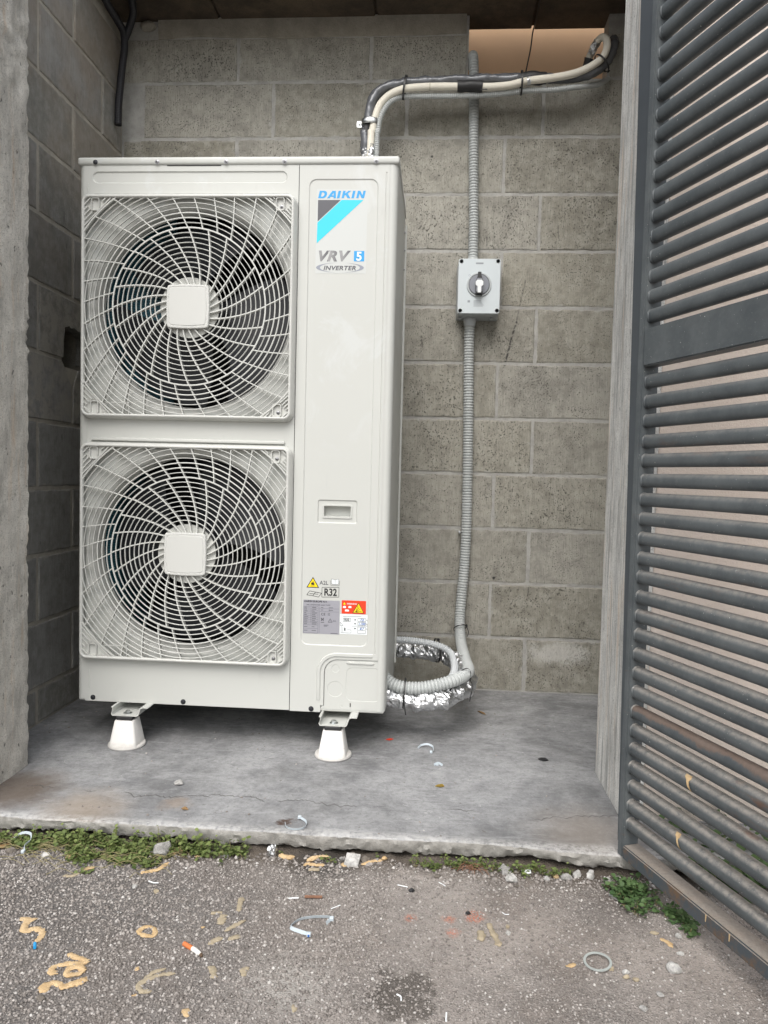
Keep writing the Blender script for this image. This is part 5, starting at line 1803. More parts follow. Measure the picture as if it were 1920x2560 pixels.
obj('dial_plate', MB().lathe((KX, 0.5990, KZ), (0, -1, 0), [(0.0375, 0.0), (0.0370, 0.0048), (0.0355, 0.006), (0.0, 0.0062)], 48), 'knob_plate', sw, smooth=True, angle=35)
obj('dial_ring', MB().lathe((KX, 0.5950, KZ), (0, -1, 0), [(0.0376, 0.0), (0.0376, 0.0014), (0.0362, 0.0014), (0.0362, 0.0)], 48), 'black', sw)
hd = MB().prism([(KX - 0.0058, KZ + 0.0405), (KX + 0.0058, KZ + 0.0405), (KX + 0.0068, KZ + 0.026), (KX + 0.0135, KZ + 0.006), (KX + 0.013, KZ - 0.036), (KX - 0.013, KZ - 0.036), (KX - 0.0135, KZ + 0.006), (KX - 0.0068, KZ + 0.026)], 0.5925, 0.574)
obj('handle', hd, 'black', sw)
obj('handle_face', MB().prism([(KX - 0.0075, KZ + 0.018), (KX + 0.0075, KZ + 0.018), (KX + 0.012, KZ + 0.006), (KX + 0.011, KZ - 0.030), (KX - 0.011, KZ - 0.030), (KX - 0.012, KZ + 0.006)], 0.5738, 0.5728), 'knob_plate', sw)
obj('handle_inset', MB().prism([(KX - 0.008, KZ + 0.011), (KX + 0.008, KZ + 0.011), (KX + 0.0135, KZ + 0.005), (KX + 0.0135, KZ - 0.007), (KX + 0.0065, KZ - 0.013), (KX + 0.006, KZ - 0.034), (KX - 0.006, KZ - 0.034), (KX - 0.0065, KZ - 0.013), (KX - 0.0135, KZ - 0.007), (KX - 0.0135, KZ + 0.005)], 0.5726, 0.5700), 'white', sw)
obj('on_mark', strokes([(KX, 1.573, KX, 1.5785)], 0.001, 0.5996), 'print_grey', sw)
obj('off_mark', MB().loft([[(x, 0.5996, z) for x, z in circ(1.1725, 1.5605, r, 16)] for r in (0.0036, 0.0027)]), 'print_grey', sw)
M['faint'] = simple('faint_grey_print', (0.27, 0.29, 0.31), 0.4, var=0.0)
obj('lid_print', flat_poly(rr(1.194, 1.222, 1.601, 1.607, 0.002, 2), 0.5997), 'faint', sw)
obj('lid_print', flat_poly([(1.168, 1.463), (1.177, 1.463), (1.177, 1.471), (1.168, 1.471)], 0.5997), 'faint', sw)
obj('lid_print', strokes([(1.190, 1.4700 - 0.004 * k, 1.190 + random.uniform(0.026, 0.038), 1.4700 - 0.004 * k) for k in range(6)], 0.0014, 0.5997), 'faint', sw)

# ================================================================== SLATTED DOOR
DP = Vector((1.497, -0.5175, 0.0))           # front corner of the hinge stile
DD = Vector((0.352, -0.936, 0.0)).normalized()
DN = Vector((-DD.y, DD.x, 0))                 # pointing away from the viewer's side
if DN.x < 0:
    DN = -DN


def dq(s, d, z):
    """s along the leaf from the hinge, d into its thickness."""
    return DP + DD * s + DN * d + Vector((0, 0, z))


def dbox(s0, s1, d0, d1, z0, z1, b=0.0025):
    bm = bmesh.new()
    bmesh.ops.create_cube(bm, size=1)
    for v in bm.verts:
        v.co = (s0 + (v.co.x + 0.5) * (s1 - s0), d0 + (v.co.y + 0.5) * (d1 - d0), z0 + (v.co.z + 0.5) * (z1 - z0))
    if b:
        bmesh.ops.bevel(bm, geom=bm.edges[:], offset=b, segments=2, affect='EDGES')
    for v in bm.verts:
        v.co = dq(*v.co)
    return MB().bm(bm)


DL = 1.02
DTOP = 2.17
door = thing('slatted_door', 'open dark grey steel door of horizontal tubes with a rusty bottom rail', 'door', tuple(dq(0, 0.02, 0)))
obj('hinge_stile', dbox(-0.004, 0.0138, 0.0, 0.042, 0.0, DTOP), 'steel', door)
zq = [k * 0.1 for k in range(22)] + [DTOP + 0.03]
lw = []
for z_ in zq:
    l_ = -0.0065 - 0.0222 * z_
    lw.append([dq(l_, 0.002, z_ + 0.030), dq(-0.0045, 0.002, z_ + 0.030), dq(-0.0045, 0.030, z_ + 0.030), dq(l_, 0.030, z_ + 0.030)])
obj('hinge_plate', MB().loft(lw, True, True, True), 'steel_dark', door)
obj('end_stile', dbox(DL - 0.04, DL, 0.0, 0.04, 0.0, DTOP), 'steel', door)
obj('bottom_rail', dbox(0.0145, DL - 0.041, 0.0, 0.042, -0.002, 0.028, 0.003), 'rail', door)
obj('middle_rail', dbox(0.0145, DL - 0.041, 0.001, 0.036, 1.070, 1.149), 'steel', door)
obj('top_rail', dbox(0.0145, DL - 0.041, 0.0, 0.042, DTOP - 0.04, DTOP), 'steel', door)
zsl = [0.0735 + 0.04195 * k for k in range(24)]
zsl += [1.1775 + 0.0417 * k for k in range(23)]
SL0, SL1 = 0.0142, DL - 0.0405
slat_mb = MB()
slat_lo = []
for q, e in ((0, 0.86), (0.004, 0.94), (0.012, 1.0), (0.25, 1.0), (0.5, 1.0), (0.75, 1.0), (0.988, 1.0), (1, 0.9)):
    lo_ = []
    for k in range(20):
        a = 2 * PI * k / 20
        c_, s_ = math.cos(a), math.sin(a)
        sup = (abs(c_) ** 2.7 + abs(s_) ** 2.7) ** (-1 / 2.7)
        lo_.append(dq(SL0 + (SL1 - SL0) * q, 0.020 + 0.0132 * e * c_ * sup, 0.0146 * e * s_ * sup))
    slat_lo.append(lo_)
slat_mb.loft(slat_lo, True, True, True)
slat_me = mesh_of('slat', slat_mb, True, 60, tuple(ORG[door.name]))
slat_me.materials.append(M['steel'])
weld_mb = MB().bm((lambda b: (bmesh.ops.create_icosphere(b, subdivisions=2, radius=1), [setattr(v, 'co', dq(0.0145 + v.co.x * 0.005, 0.019 + v.co.y * 0.0150, v.co.z * 0.0155) * 1.0) for v in b.verts], b)[2])(bmesh.new()))
for v_i in range(len(weld_mb.v)):
    p = Vector(weld_mb.v[v_i])
    weld_mb.v[v_i] = tuple(p + Vector((1, 1, 1)) * 0.002 * fbm(*p, 90, 2))
weld_me = mesh_of('weld', weld_mb, True, 60, tuple(ORG[door.name]))
weld_me.materials.append(M['steel'])
paint_me = None
for zz in zsl:
    if zz > DTOP - 0.06:
        continue
    o = bpy.data.objects.new('slat', slat_me)
    C.objects.link(o)
    o.parent = door
    o.location = (0, 0, zz + random.uniform(-0.0012, 0.0012))
    o.rotation_euler = (0, 0, 0)
    if abs(zz - (0.0735 + 0.04195 * 6)) < 0.01:          # the one badly rusted tube
        o.material_slots[0].link = 'OBJECT'
        o.material_slots[0].material = M['rust_slat']
        o['label'] = 'tube with a long rusty patch'
    w = bpy.data.objects.new('weld_bead', weld_me)
    C.objects.link(w)
    w.parent = o
# hinge arms to the post in the wall
for zz in (0.35, 1.75):
    a, b = dq(-0.012, 0.02, zz), Vector((1.575, -0.325, zz))
    obj('hinge_arm', MB().tube([a, b], 0.009, 8), 'steel', door)


# drips of dried foam on the slats: thin skins hugging the tube
def drip(s, zc, w, label=None):
    mb = MB()
    lo = []
    for k in range(9):
        a = math.radians(75 - 115 * k / 8)        # from the crown of the tube down its front
        ww = w * (1.0 if k < 3 else 0.42 if k < 7 else 0.3)
        r_ = 0.0160
        d_, z_ = 0.020 - r_ * math.cos(a), zc + r_ * math.sin(a)
        lo.append([dq(s - ww * 0.5 + 0.002 * k, d_, z_), dq(s + ww * 0.5 + 0.002 * k, d_, z_)])
    return mb.loft(lo, close=False)


for s_, zi, w_2 in ((0.197, 4, 0.017), (0.176, 1, 0.013)):
    obj('paint_drip', drip(s_ if zi == 4 else 0.175, zsl[zi], w_2), 'foam', door, smooth=True)
for s_, w_2 in ((0.275, 0.004), (0.335, 0.004)):
    obj('paint_drip', MB().add([tuple(dq(s_, -0.0006, 0.026)), tuple(dq(s_ + w_2, -0.0006, 0.026)), tuple(dq(s_ + w_2 * 0.6, -0.0006, 0.012)), tuple(dq(s_, -0.0006, 0.012))], [(0, 1, 2, 3)]), 'foam', door)

# ================================================================== LOOSE THINGS ON THE GROUND
def gz(x, y):
    h = fbm(x, y, 0.0, 6, 3) * 0.0035
    if y > -0.62:
        h += 0.010 * min(1.0, (y + 0.62) / 0.1) * (0.5 + fbm(x, y, 1, 14, 3))
    return GZ + h


def near(p):
    return (p[0], min(p[1], -0.526))


def foam(label, pts, r, mat='foam', flat=0.38, group='scraps of dried foam on the ground', name='foam_scrap', closed=False):
    P = [near(p) for p in pts]
    P = [(p[0], p[1], gz(*p) + r * flat * 0.55) for p in P]
    if len(P) == 1:
        P = [(P[0][0] - r * 0.6, P[0][1], P[0][2]), (P[0][0] + r * 0.6, P[0][1], P[0][2])]
    if closed:
        P.append(P[0])
    sp_ = resample(smooth_path(P, 8), 0.0025)
    n_ = len(sp_)
    sd_ = sum(p[0] * 31 + p[1] * 17 for p in pts)

    def rad(i):
        e = min(1.0, (min(i, n_ - 1 - i) + 0.8) / 2.6) if not closed else 1
        return r * e * (1 + 0.35 * fbm(sp_[i].x + sd_, sp_[i].y, 0, 70, 3))
    mb = MB().tube(sp_, rad, 9)
    zc = GZ + r * flat * 0.4
    for k, v in enumerate(mb.v):
        p = Vector(v)
        q = sp_[min(n_ - 1, k // 9)]
        d = p - q
        d.z *= flat
        p = q + d + Vector((fbm(*p, 150, 3), fbm(p.y, p.x, p.z, 150, 3), 0)) * r * 0.55
        mb.v[k] = (p.x, p.y, max(p.z, gz(p.x, p.y) - 0.001))
    return tag(obj(name, mb, mat, smooth=True, angle=60), label, 'foam scrap', group)


foam('tan dried foam scrap shaped like a crooked five near the left edge', [(0.292, -0.812), (0.308, -0.815), (0.322, -0.812), (0.312, -0.819), (0.313, -0.830), (0.318, -0.843), (0.329, -0.847), (0.337, -0.839), (0.350, -0.841), (0.360, -0.853), (0.362, -0.867), (0.361, -0.876)], 0.0062)
foam('tan dried foam curled into a small open ring', [(0.558, -0.811), (0.541, -0.808), (0.533, -0.820), (0.538, -0.830), (0.552, -0.836), (0.566, -0.835), (0.564, -0.822)], 0.0048, closed=True)
foam('forked tan foam strip above the looped foam piece at lower left', [(0.437, -0.906), (0.455, -0.912), (0.478, -0.919), (0.471, -0.927), (0.452, -0.931), (0.435, -0.937), (0.429, -0.947), (0.432, -0.955), (0.444, -0.957)], 0.0056)
foam('looped tan foam piece enclosed by the forked strip at lower left', [(0.483, -0.941), (0.469, -0.935), (0.459, -0.944), (0.459, -0.955), (0.470, -0.958), (0.482, -0.951)], 0.0060, closed=True)
foam('long tan foam strip lying below the looped foam piece', [(0.498, -0.962), (0.492, -0.973), (0.477, -0.983), (0.469, -0.987), (0.455, -0.980), (0.443, -0.984), (0.438, -0.993), (0.450, -1.000)], 0.0066)
foam('pale hook shaped foam strip right of the looped foam pieces', [(0.642, -0.930), (0.621, -0.937), (0.604, -0.949), (0.592, -0.965), (0.593, -0.972), (0.606, -0.981), (0.617, -0.977)], 0.0048, 'foam_grey')
foam('straight pale foam strip along the upper side of the hook shaped one', [(0.621, -0.920), (0.605, -0.933), (0.596, -0.950)], 0.0042, 'foam_grey')
foam('small round foam crumb above the hook shaped strip', [(0.570, -0.925), (0.576, -0.926)], 0.0058)
foam('small foam crumb below the hook shaped strip', [(0.590, -0.991), (0.598, -0.991)], 0.0050)
foam('short curved foam bit at the bottom edge below the cigarette butt', [(0.692, -1.013), (0.692, -1.023), (0.698, -1.031)], 0.0056)
foam('orange brown curled foam flake among the weeds beside the white stone', [(0.277, -0.594), (0.274, -0.580), (0.278, -0.571), (0.285, -0.581), (0.283, -0.596)], 0.0068, 'foam', 0.5)
foam('thin tan foam strip in front of the weeds, left of two', [(0.298, -0.657), (0.316, -0.655), (0.330, -0.641)], 0.0052, 'foam_grey')
foam('knobbly cream foam strip in front of the weeds, right of two', [(0.328, -0.632), (0.336, -0.622), (0.348, -0.616)], 0.0054)
foam('twisted tan foam roll leaning on the big grey stone', [(0.458, -0.629), (0.473, -0.620), (0.490, -0.611), (0.497, -0.596), (0.503, -0.585)], 0.0058)
foam('orange brown foam lump right behind the big grey stone', [(0.500, -0.552), (0.504, -0.540), (0.514, -0.533), (0.528, -0.536)], 0.0088, 'foam', 0.8)
foam('tan foam sliver at the slab edge right of the foil ball', [(0.739, -0.53), (0.757, -0.533), (0.775, -0.531)], 0.0058, 'foam', 0.9)
foam('long bent foam strip under the slab edge, uppermost of three', [(0.806, -0.541), (0.815, -0.534), (0.830, -0.531), (0.856, -0.530)], 0.0050, 'foam', 0.9)
foam('tan foam strip lying just in front of the bent one, middle of three', [(0.802, -0.555), (0.808, -0.546), (0.826, -0.551), (0.848, -0.557)], 0.0058)
foam('flat pale foam flake in front of the other two strips, lowest of three', [(0.815, -0.570), (0.828, -0.571), (0.839, -0.572)], 0.0068, 'foam_grey', 0.35)
foam('flat tan foam flake tucked against the white tile chip', [(0.884, -0.552), (0.895, -0.551), (0.903, -0.553)], 0.0075, 'foam', 0.4)
foam('long tan foam strip right of the white tile chip', [(0.931, -0.552), (0.948, -0.541), (0.976, -0.533)], 0.0056)
foam('short foam stub against the slab behind the long strip', [(0.973, -0.527), (0.985, -0.527)], 0.006, 'foam', 0.9)
foam('faded foam smear standing alone above the cluster of smears', [(0.697, -0.693), (0.700, -0.717), (0.705, -0.745)], 0.0052, 'foam_grey', 0.35)
foam('faded foam smear at the upper left of the cluster', [(0.651, -0.758), (0.667, -0.753), (0.677, -0.752)], 0.0048, 'foam_grey', 0.35)
foam('broad faded foam smear in the middle of the cluster', [(0.678, -0.759), (0.679, -0.776), (0.684, -0.789)], 0.0078, 'foam_grey', 0.3)
foam('slanting faded foam smear at the right of the cluster', [(0.725, -0.771), (0.713, -0.786), (0.704, -0.796), (0.696, -0.807)], 0.0050, 'foam_grey', 0.35)
foam('faded foam smear just right of the cigarette butt', [(0.697, -0.829), (0.685, -0.835), (0.675, -0.848)], 0.0056, 'foam_grey', 0.3)
foam('faded foam smear at the lower right of the cluster', [(0.710, -0.832), (0.718, -0.823), (0.729, -0.820)], 0.0062, 'foam_grey', 0.3)
foam('tiny tan foam crumb left of the cluster of smears', [(0.647, -0.801), (0.654, -0.801)], 0.0045)
foam('worn foam patch below the cigarette butt', [(0.695, -0.906), (0.706, -0.914), (0.711, -0.935)], 0.0068, 'foam_grey', 0.25)
foam('worn foam bit right of the patch below the cigarette butt', [(0.768, -0.905), (0.759, -0.913), (0.764, -0.929)], 0.0056, 'foam_grey', 0.3)
foam('pale foam flake near the bottom edge left of the oil stain', [(0.861, -0.987), (0.867, -1.002)], 0.0050, 'foam_grey', 0.3)
foam('knobbly pale foam stub below the orange paint marks, left of two', [(1.179, -0.753), (1.183, -0.767), (1.180, -0.786)], 0.0062, 'foam_grey', 0.6)
foam('long pale foam strip below the orange paint marks, right of two', [(1.199, -0.728), (1.203, -0.750), (1.210, -0.774), (1.214, -0.795)], 0.0058, 'foam_grey', 0.5)
foam('short tan foam strip left of the grey ring', [(1.331, -0.840), (1.349, -0.833)], 0.0050)
foam('pale foam flake below the weeds by the door, left of the twisted one', [(1.510, -0.723), (1.527, -0.723)], 0.0058, 'foam_grey', 0.5)
foam('twisted pale foam strip below the weeds by the door', [(1.525, -0.739), (1.536, -0.749), (1.542, -0.762)], 0.0046, 'foam')
foam('yellow foam plug standing among the stones at the slab', [(1.356, -0.540), (1.362, -0.532)], 0.0078, 'foam', 1.0)
foam('small tan foam bit right of the stones under the slab edge', [(1.400, -0.531), (1.412, -0.529)], 0.0055, 'foam', 0.8)


def stone(label, x, y, sx, sy=None, sz=None, mat='stone', rot=0.0, name='stone', cat='stone', group='stones along the slab', z=None, sub=3, rough=0.35):
    x, y = (x, y) if z is not None else near((x, y))
    sy, sz = sy or sx * 0.8, sz or sx * 0.65
    bm = bmesh.new()
    bmesh.ops.create_icosphere(bm, subdivisions=sub, radius=1)
    sd_ = x * 57 + y * 23
    # chip flat facets
    cuts = []
    rs_ = random.Random(int(sd_ * 1000))
    for _ in range(9):
        d = Vector((rs_.uniform(-1, 1), rs_.uniform(-1, 1), rs_.uniform(-1, 1))).normalized()
        cuts.append((d, rs_.uniform(0.55, 0.85)))
    c_, s_ = math.cos(rot), math.sin(rot)
    zz = (gz(x, y) if z is None else z) + sz * 0.55
    for v in bm.verts:
        p = v.co.copy()
        for d, k in cuts:
            e = p.dot(d)
            if e > k:
                p -= d * (e - k)
        p *= 1 + rough * 0.35 * fbm(p.x + sd_, p.y, p.z, 2.6, 3)
        q = Vector((p.x * sx, p.y * sy, p.z * sz))
        v.co = (x + q.x * c_ - q.y * s_, y + q.x * s_ + q.y * c_, zz + q.z)
    return tag(obj(name, MB().bm(bm), mat), label, cat, group)


stone('largest grey angular stone standing in front of the weeds', 0.478, -0.556, 0.021, 0.016, 0.026, rot=0.3)
stone('small grey stone left of the largest stone at the weeds', 0.452, -0.552, 0.009)
stone('brownish stone under the curled white tie at far left', 0.135, -0.576, 0.012, mat='stone_dark')
stone('white stone chip in the weeds at left', 0.223, -0.591, 0.0125, 0.008, 0.008, 'stone_pale', 0.2)
stone('flat white chip right of the weeds', 0.619, -0.545, 0.0115, 0.005, 0.004, 'stone_pale', -0.1)
stone('tan pebble at the right end of the weeds', 0.558, -0.549, 0.008, 0.006, 0.004, 'foam')
stone('dark brown clod against the slab behind the white tile chip', 0.908, -0.533, 0.013, 0.010, 0.010, 'stone_dark')
stone('small grey stone left of the brown clod at the slab', 0.885, -0.531, 0.0075)
stone('small brown stone right of the white tile chip', 0.938, -0.538, 0.010, 0.009, 0.009, 'stone_dark')
stone('grey stone behind the round stone in the rubble by the slab', 1.249, -0.541, 0.015, 0.011, 0.011, rot=0.6)
stone('round pale stone in front of the rubble by the slab', 1.261, -0.566, 0.0145, 0.012, 0.0125, 'stone_pale')
stone('brown splinter leaning under the round pale stone', 1.268, -0.588, 0.007, 0.005, 0.004, 'stone_dark')
stone('upright grey stone at the back of the rubble by the slab', 1.243, -0.529, 0.010, 0.009, 0.011, rot=1.0)
stone('grey stone right of the yellow foam plug', 1.382, -0.545, 0.0135, 0.010, 0.009, rot=-0.2)
stone('pale stone left of the yellow foam plug', 1.338, -0.551, 0.0085, 0.0075, 0.006, 'stone_pale')
stone('brownish stone behind the yellow foam plug', 1.347, -0.531, 0.009, 0.008, 0.009, 'stone_dark')
stone('pale stone under the slab edge right of the yellow plug', 1.407, -0.532, 0.010, 0.009, 0.010, 'stone_pale')
stone('largest pale stone at the right end of the slab edge', 1.437, -0.531, 0.014, 0.011, 0.012, 'stone_pale', 0.5)
stone('grey pebble at the far right of the rubble by the slab', 1.472, -0.546, 0.009)
stone('flat tan stone in the rubble left of the dry red roots', 1.197, -0.540, 0.012, 0.008, 0.005, 'stone_dark')
stone('dark blue pebble in the dust right of the slab weeds', 1.101, -0.568, 0.009, 0.006, 0.005, 'stone_dark')
stone('small black lump in the dust in front of the slab', 1.045, -0.631, 0.007, 0.005, 0.005, 'rubber')
stone('black pebble beside the orange paint marks', 1.160, -0.701, 0.0058, 0.0048, 0.004, 'rubber')
stone('tan pebble right of the pale foam strips', 1.236, -0.737, 0.0045, 0.006, 0.004, 'foam_grey')
stone('white pebble right of the pale foam strips', 1.234, -0.756, 0.006, 0.005, 0.0045, 'stone_pale')
stone('bluish pebble below the long foam strip at lower left', 0.449, -1.018, 0.0085, 0.006, 0.005, 'stone_dark')
stone('white chip left of the tan bit near the weeds', 0.466, -0.682, 0.0065, 0.007, 0.004, 'stone_pale')
stone('large pale stone right of the grey ring near the door', 1.523, -0.832, 0.0145, 0.011, 0.010, 'stone_pale', -0.5)
stone('white pebble below the grey ring', 1.434, -0.846, 0.0075, 0.006, 0.005, 'stone_pale')
stone('pink pebble touching the grey ring', 1.410, -0.838, 0.0055, 0.005, 0.004, 'foam_grey')
stone('cream stone pair below the white pebble, left one', 1.431, -0.858, 0.0065, 0.005, 0.0045, 'foam_grey')
stone('cream stone pair below the white pebble, right one', 1.446, -0.864, 0.007, 0.005, 0.0045, 'foam_grey')
stone('grey pebble in the lower right asphalt below the large pale stone', 1.478, -0.900, 0.007, 0.006, 0.005)
stone('grey pebble at the lower right bottom edge', 1.440, -0.936, 0.0075, 0.006, 0.005)
stone('pale chip below the twisted foam by the door', 1.550, -0.780, 0.0075, 0.006, 0.004, 'stone_pale')
stone('white plaster chip right of the twisted foam by the door', 1.562, -0.733, 0.0065, 0.007, 0.006, 'stone_pale')
stone('pale concrete chip lying alone on the slab', 0.420, -0.285, 0.0135, 0.012, 0.008, 'stone_pale', -0.3, group='bits on the slab', z=0.0005)
stone('tan foam flake on the asphalt above the faded smears', 0.517, -0.694, 0.006, 0.008, 0.004, 'foam_grey')

# white tile chip, foil ball and plastic scrap
bm = bmesh.new()
bmesh.ops.create_cube(bm, size=1)
for v in bm.verts:
    v.co = Vector((0.909 + v.co.x * 0.032 + v.co.y * 0.004, -0.546 + v.co.y * 0.025 - v.co.x * 0.005, GZ + 0.014 + v.co.z * 0.008 + v.co.y * 0.014))
bmesh.ops.bevel(bm, geom=bm.edges[:], offset=0.001, segments=1, affect='EDGES')
tag(obj('tile_chip', MB().bm(bm), 'stone_pale'), 'square white tile chip leaning at the slab edge', 'tile')
bm = bmesh.new()
bmesh.ops.create_icosphere(bm, subdivisions=3, radius=0.013)
for v in bm.verts:
    p = v.co.copy()
    v.co = Vector((p.x * 0.85, p.y * 0.8, p.z * 1.15)) * (1 + 0.45 * fbm(p.x, p.y, p.z, 130, 3)) + Vector((0.725, -0.532, GZ + 0.018))
tag(obj('foil_ball', MB().bm(bm), 'foil'), 'crumpled scrap of foil against the slab right of the weeds', 'foil')


def scrap(label, pts, mat, z, th=0.0012, name='plastic_scrap', cat='plastic scrap'):
    n_ = len(pts)
    zz = [z + 0.002 + 0.004 * ((k * 7) % 3) / 3 for k in range(n_)]
    return tag(obj(name, MB().add([(p[0], p[1], zz[k]) for k, p in enumerate(pts)] + [(p[0], p[1], zz[k] + th) for k, p in enumerate(pts)],
                                  [tuple(range(n_ - 1, -1, -1)), tuple(range(n_, 2 * n_))] + [(i, (i + 1) % n_, (i + 1) % n_ + n_, i + n_) for i in range(n_)]), mat), label, cat)


scrap('white triangular plastic scrap beside the slab weeds', [(1.284, -0.533), (1.306, -0.531), (1.304, -0.548), (1.296, -0.546)], 'white', GZ + 0.006)
scrap('gold foil wrapper scrap on the slab', [(1.092, -0.214), (1.100, -0.206), (1.112, -0.205), (1.117, -0.212), (1.106, -0.219)], 'gold', 0.0)
scrap('dead brown leaf lying on the slab beside the wall', [(1.240, 0.441), (1.250, 0.437), (1.262, 0.418), (1.267, 0.405), (1.256, 0.412), (1.244, 0.430)], 'dry_leaf', 0.0, name='dead_leaf', cat='leaf')
scrap('small curled brown leaf near the slab edge', [(0.475, -0.424), (0.481, -0.416), (0.488, -0.422), (0.494, -0.428), (0.484, -0.432)], 'dry_leaf', 0.0, name='dead_leaf', cat='leaf')
scrap('dark crumpled leaf on the slab near the right post', [(1.394, 0.018), (1.404, 0.024), (1.416, 0.022), (1.424, 0.010), (1.410, 0.002), (1.400, 0.006)], 'rubber', 0.0, name='dead_leaf', cat='leaf')
scrap('red plastic shaving on the slab beside the right foot', [(0.938, 0.116), (0.950, 0.122), (0.962, 0.115), (0.950, 0.111)], 'red', 0.0)
scrap('brown dead leaf at the left end of the weeds', [(0.092, -0.566), (0.108, -0.553), (0.122, -0.556), (0.112, -0.572)], 'dry_leaf', GZ + 0.004, name='dead_leaf', cat='leaf')


def ribbon(label, pts, w, z, mat='tie_white', head=None, tip=None, lift=0.004, group='white zip ties lying about', vert=True):
    """used nylon tie: a flat band standing on its edge."""
    t_ = thing('zip_tie', label, 'zip tie', (pts[0][0], pts[0][1], z), group)
    P = smooth_path([(p[0], p[1], z + (p[2] if len(p) > 2 else 0.001)) for p in pts], 6)
    lo = []
    for i, p in enumerate(P):
        d = (P[min(i + 1, len(P) - 1)] - P[max(0, i - 1)]).normalized()
        n_ = Vector((-d.y, d.x, 0)).normalized()
        if vert:
            a, b, th = Vector((0, 0, w)) + n_ * w * 0.35, Vector((0, 0, 0)), n_ * 0.0007
        else:
            a, b, th = n_ * w * 0.5 + Vector((0, 0, 0.0008)), -n_ * w * 0.5 + Vector((0, 0, 0.0008)), Vector((0, 0, 0.0009))
        lo.append([p + b, p + a, p + a + th, p + b + th])
    obj('strap', MB().loft(lo, True, True, True), mat, t_)
    for e in (head or []):
        hx, hy, hz = e
        obj('head', MB().bbox(hx - 0.004, hx + 0.004, hy - 0.004, hy + 0.004, z + hz, z + hz + 0.007, 0.001, 1), mat, t_)
    if tip:
        obj('ink_mark', MB().box(tip[0] - 0.0016, tip[0] + 0.0016, tip[1] - 0.0046, tip[1] - 0.0040, z + 0.002, z + 0.0065), 'ink_blue', t_)
    return t_


ribbon('curled white zip tie on the weeds at far left', [(0.120, -0.540, 0.006), (0.134, -0.530, 0.016), (0.160, -0.543, 0.022), (0.167, -0.556, 0.014), (0.159, -0.566, 0.006), (0.168, -0.583, 0.003)], 0.0055, GZ + 0.004, head=[(0.168, -0.585, 0.002)])
ribbon('longest white zip tie bent to a U on the asphalt', [(0.885, -0.768), (0.891, -0.753), (0.886, -0.745), (0.856, -0.748), (0.830, -0.759), (0.816, -0.781), (0.819, -0.791), (0.838, -0.800), (0.856, -0.806)], 0.0062, GZ + 0.001, head=[(0.892, -0.752, 0.001), (0.856, -0.806, 0.001)], tip=(0.856, -0.806))
ribbon('white zip tie loop lying at the front edge of the slab', [(0.770, -0.444, 0.004), (0.788, -0.463, 0.003), (0.788, -0.486, 0.001), (0.768, -0.497, 0.001), (0.749, -0.489, 0.001), (0.742, -0.468, 0.001)], 0.0050, 0.0005, head=[(0.770, -0.443, 0.003)])
ribbon('white zip tie arc on the slab right of the right foot', [(1.041, 0.050, 0.001), (1.050, 0.068, 0.004), (1.068, 0.074, 0.006), (1.083, 0.062, 0.004), (1.086, 0.035, 0.002)], 0.0050, 0.0005, head=[(1.080, 0.026, 0.0)])
ribbon('smallest white zip tie stub on the slab below the arc', [(1.090, -0.073), (1.101, -0.061), (1.112, -0.074)], 0.006, 0.0005, head=[(1.098, -0.066, 0.0)])

# thin white offcuts
def offcut(label, pts, r, mat='white'):
    P = [(p[0], p[1], gz(*p) + r + 0.0012) for p in pts]
    return tag(obj('offcut', MB().tube(smooth_path(P, 5), r, 7), mat, smooth=True), label, 'offcut', 'thin offcuts on the asphalt')


offcut('short straight white offcut above the U shaped tie', [(0.794, -0.690), (0.814, -0.685)], 0.0016)
offcut('slanting white offcut right of the U shaped tie', [(0.885, -0.713), (0.902, -0.699)], 0.0011)
offcut('curved white sliver in front of the big stone', [(0.487, -0.658), (0.500, -0.663), (0.510, -0.662)], 0.0013)
offcut('white sliver in the dust beside the black lump', [(1.014, -0.612), (1.036, -0.617)], 0.0011)
offcut('slanting white sliver in the dust right of the black lump', [(1.102, -0.589), (1.116, -0.604)], 0.0010)
offcut('curled white thread right of the orange marks', [(1.229, -0.690), (1.234, -0.697), (1.242, -0.696)], 0.0008)
offcut('small bent white sliver on the oil stain', [(1.030, -0.945), (1.037, -0.950), (1.038, -0.959)], 0.0014)
offcut('straight white sliver at the bottom edge right of the oil stain', [(1.113, -0.982), (1.112, -1.000)], 0.0015)
offcut('greenish metal pin lying at the edge of the weeds by the door', [(1.461, -0.603), (1.477, -0.622)], 0.0030, 'zinc')
offcut('rusty threaded stud above the U shaped tie', [(0.826, -0.681), (0.862, -0.679)], 0.0030, 'stem_red')
bc = offcut('short blue cable cap below the crooked five', [(0.363, -0.884), (0.370, -0.897)], 0.0029, 'blue')

# cigarette butt
t_ = thing('cigarette_butt', 'cigarette butt with an orange filter on the asphalt', 'cigarette butt', (0.640, -0.862, GZ))
z_ = gz(0.65, -0.866) + 0.0050
obj('filter', MB().tube([(0.632, -0.855, z_), (0.652, -0.8675, z_)], 0.0043, 14), 'cork', t_, smooth=True)
obj('paper', MB().tube([(0.6521, -0.8676, z_), (0.660, -0.8725, z_), (0.6665, -0.8775, z_ - 0.0005), (0.671, -0.879, z_ - 0.0012)], lambda i: (0.0044, 0.0043, 0.0041, 0.0028)[i], 12), 'ash_paper', t_, smooth=True)
obj('ash', MB().tube([(0.671, -0.879, z_ - 0.0015), (0.6745, -0.8835, z_ - 0.003)], lambda i: (0.0036, 0.0022)[i], 8), 'char', t_)

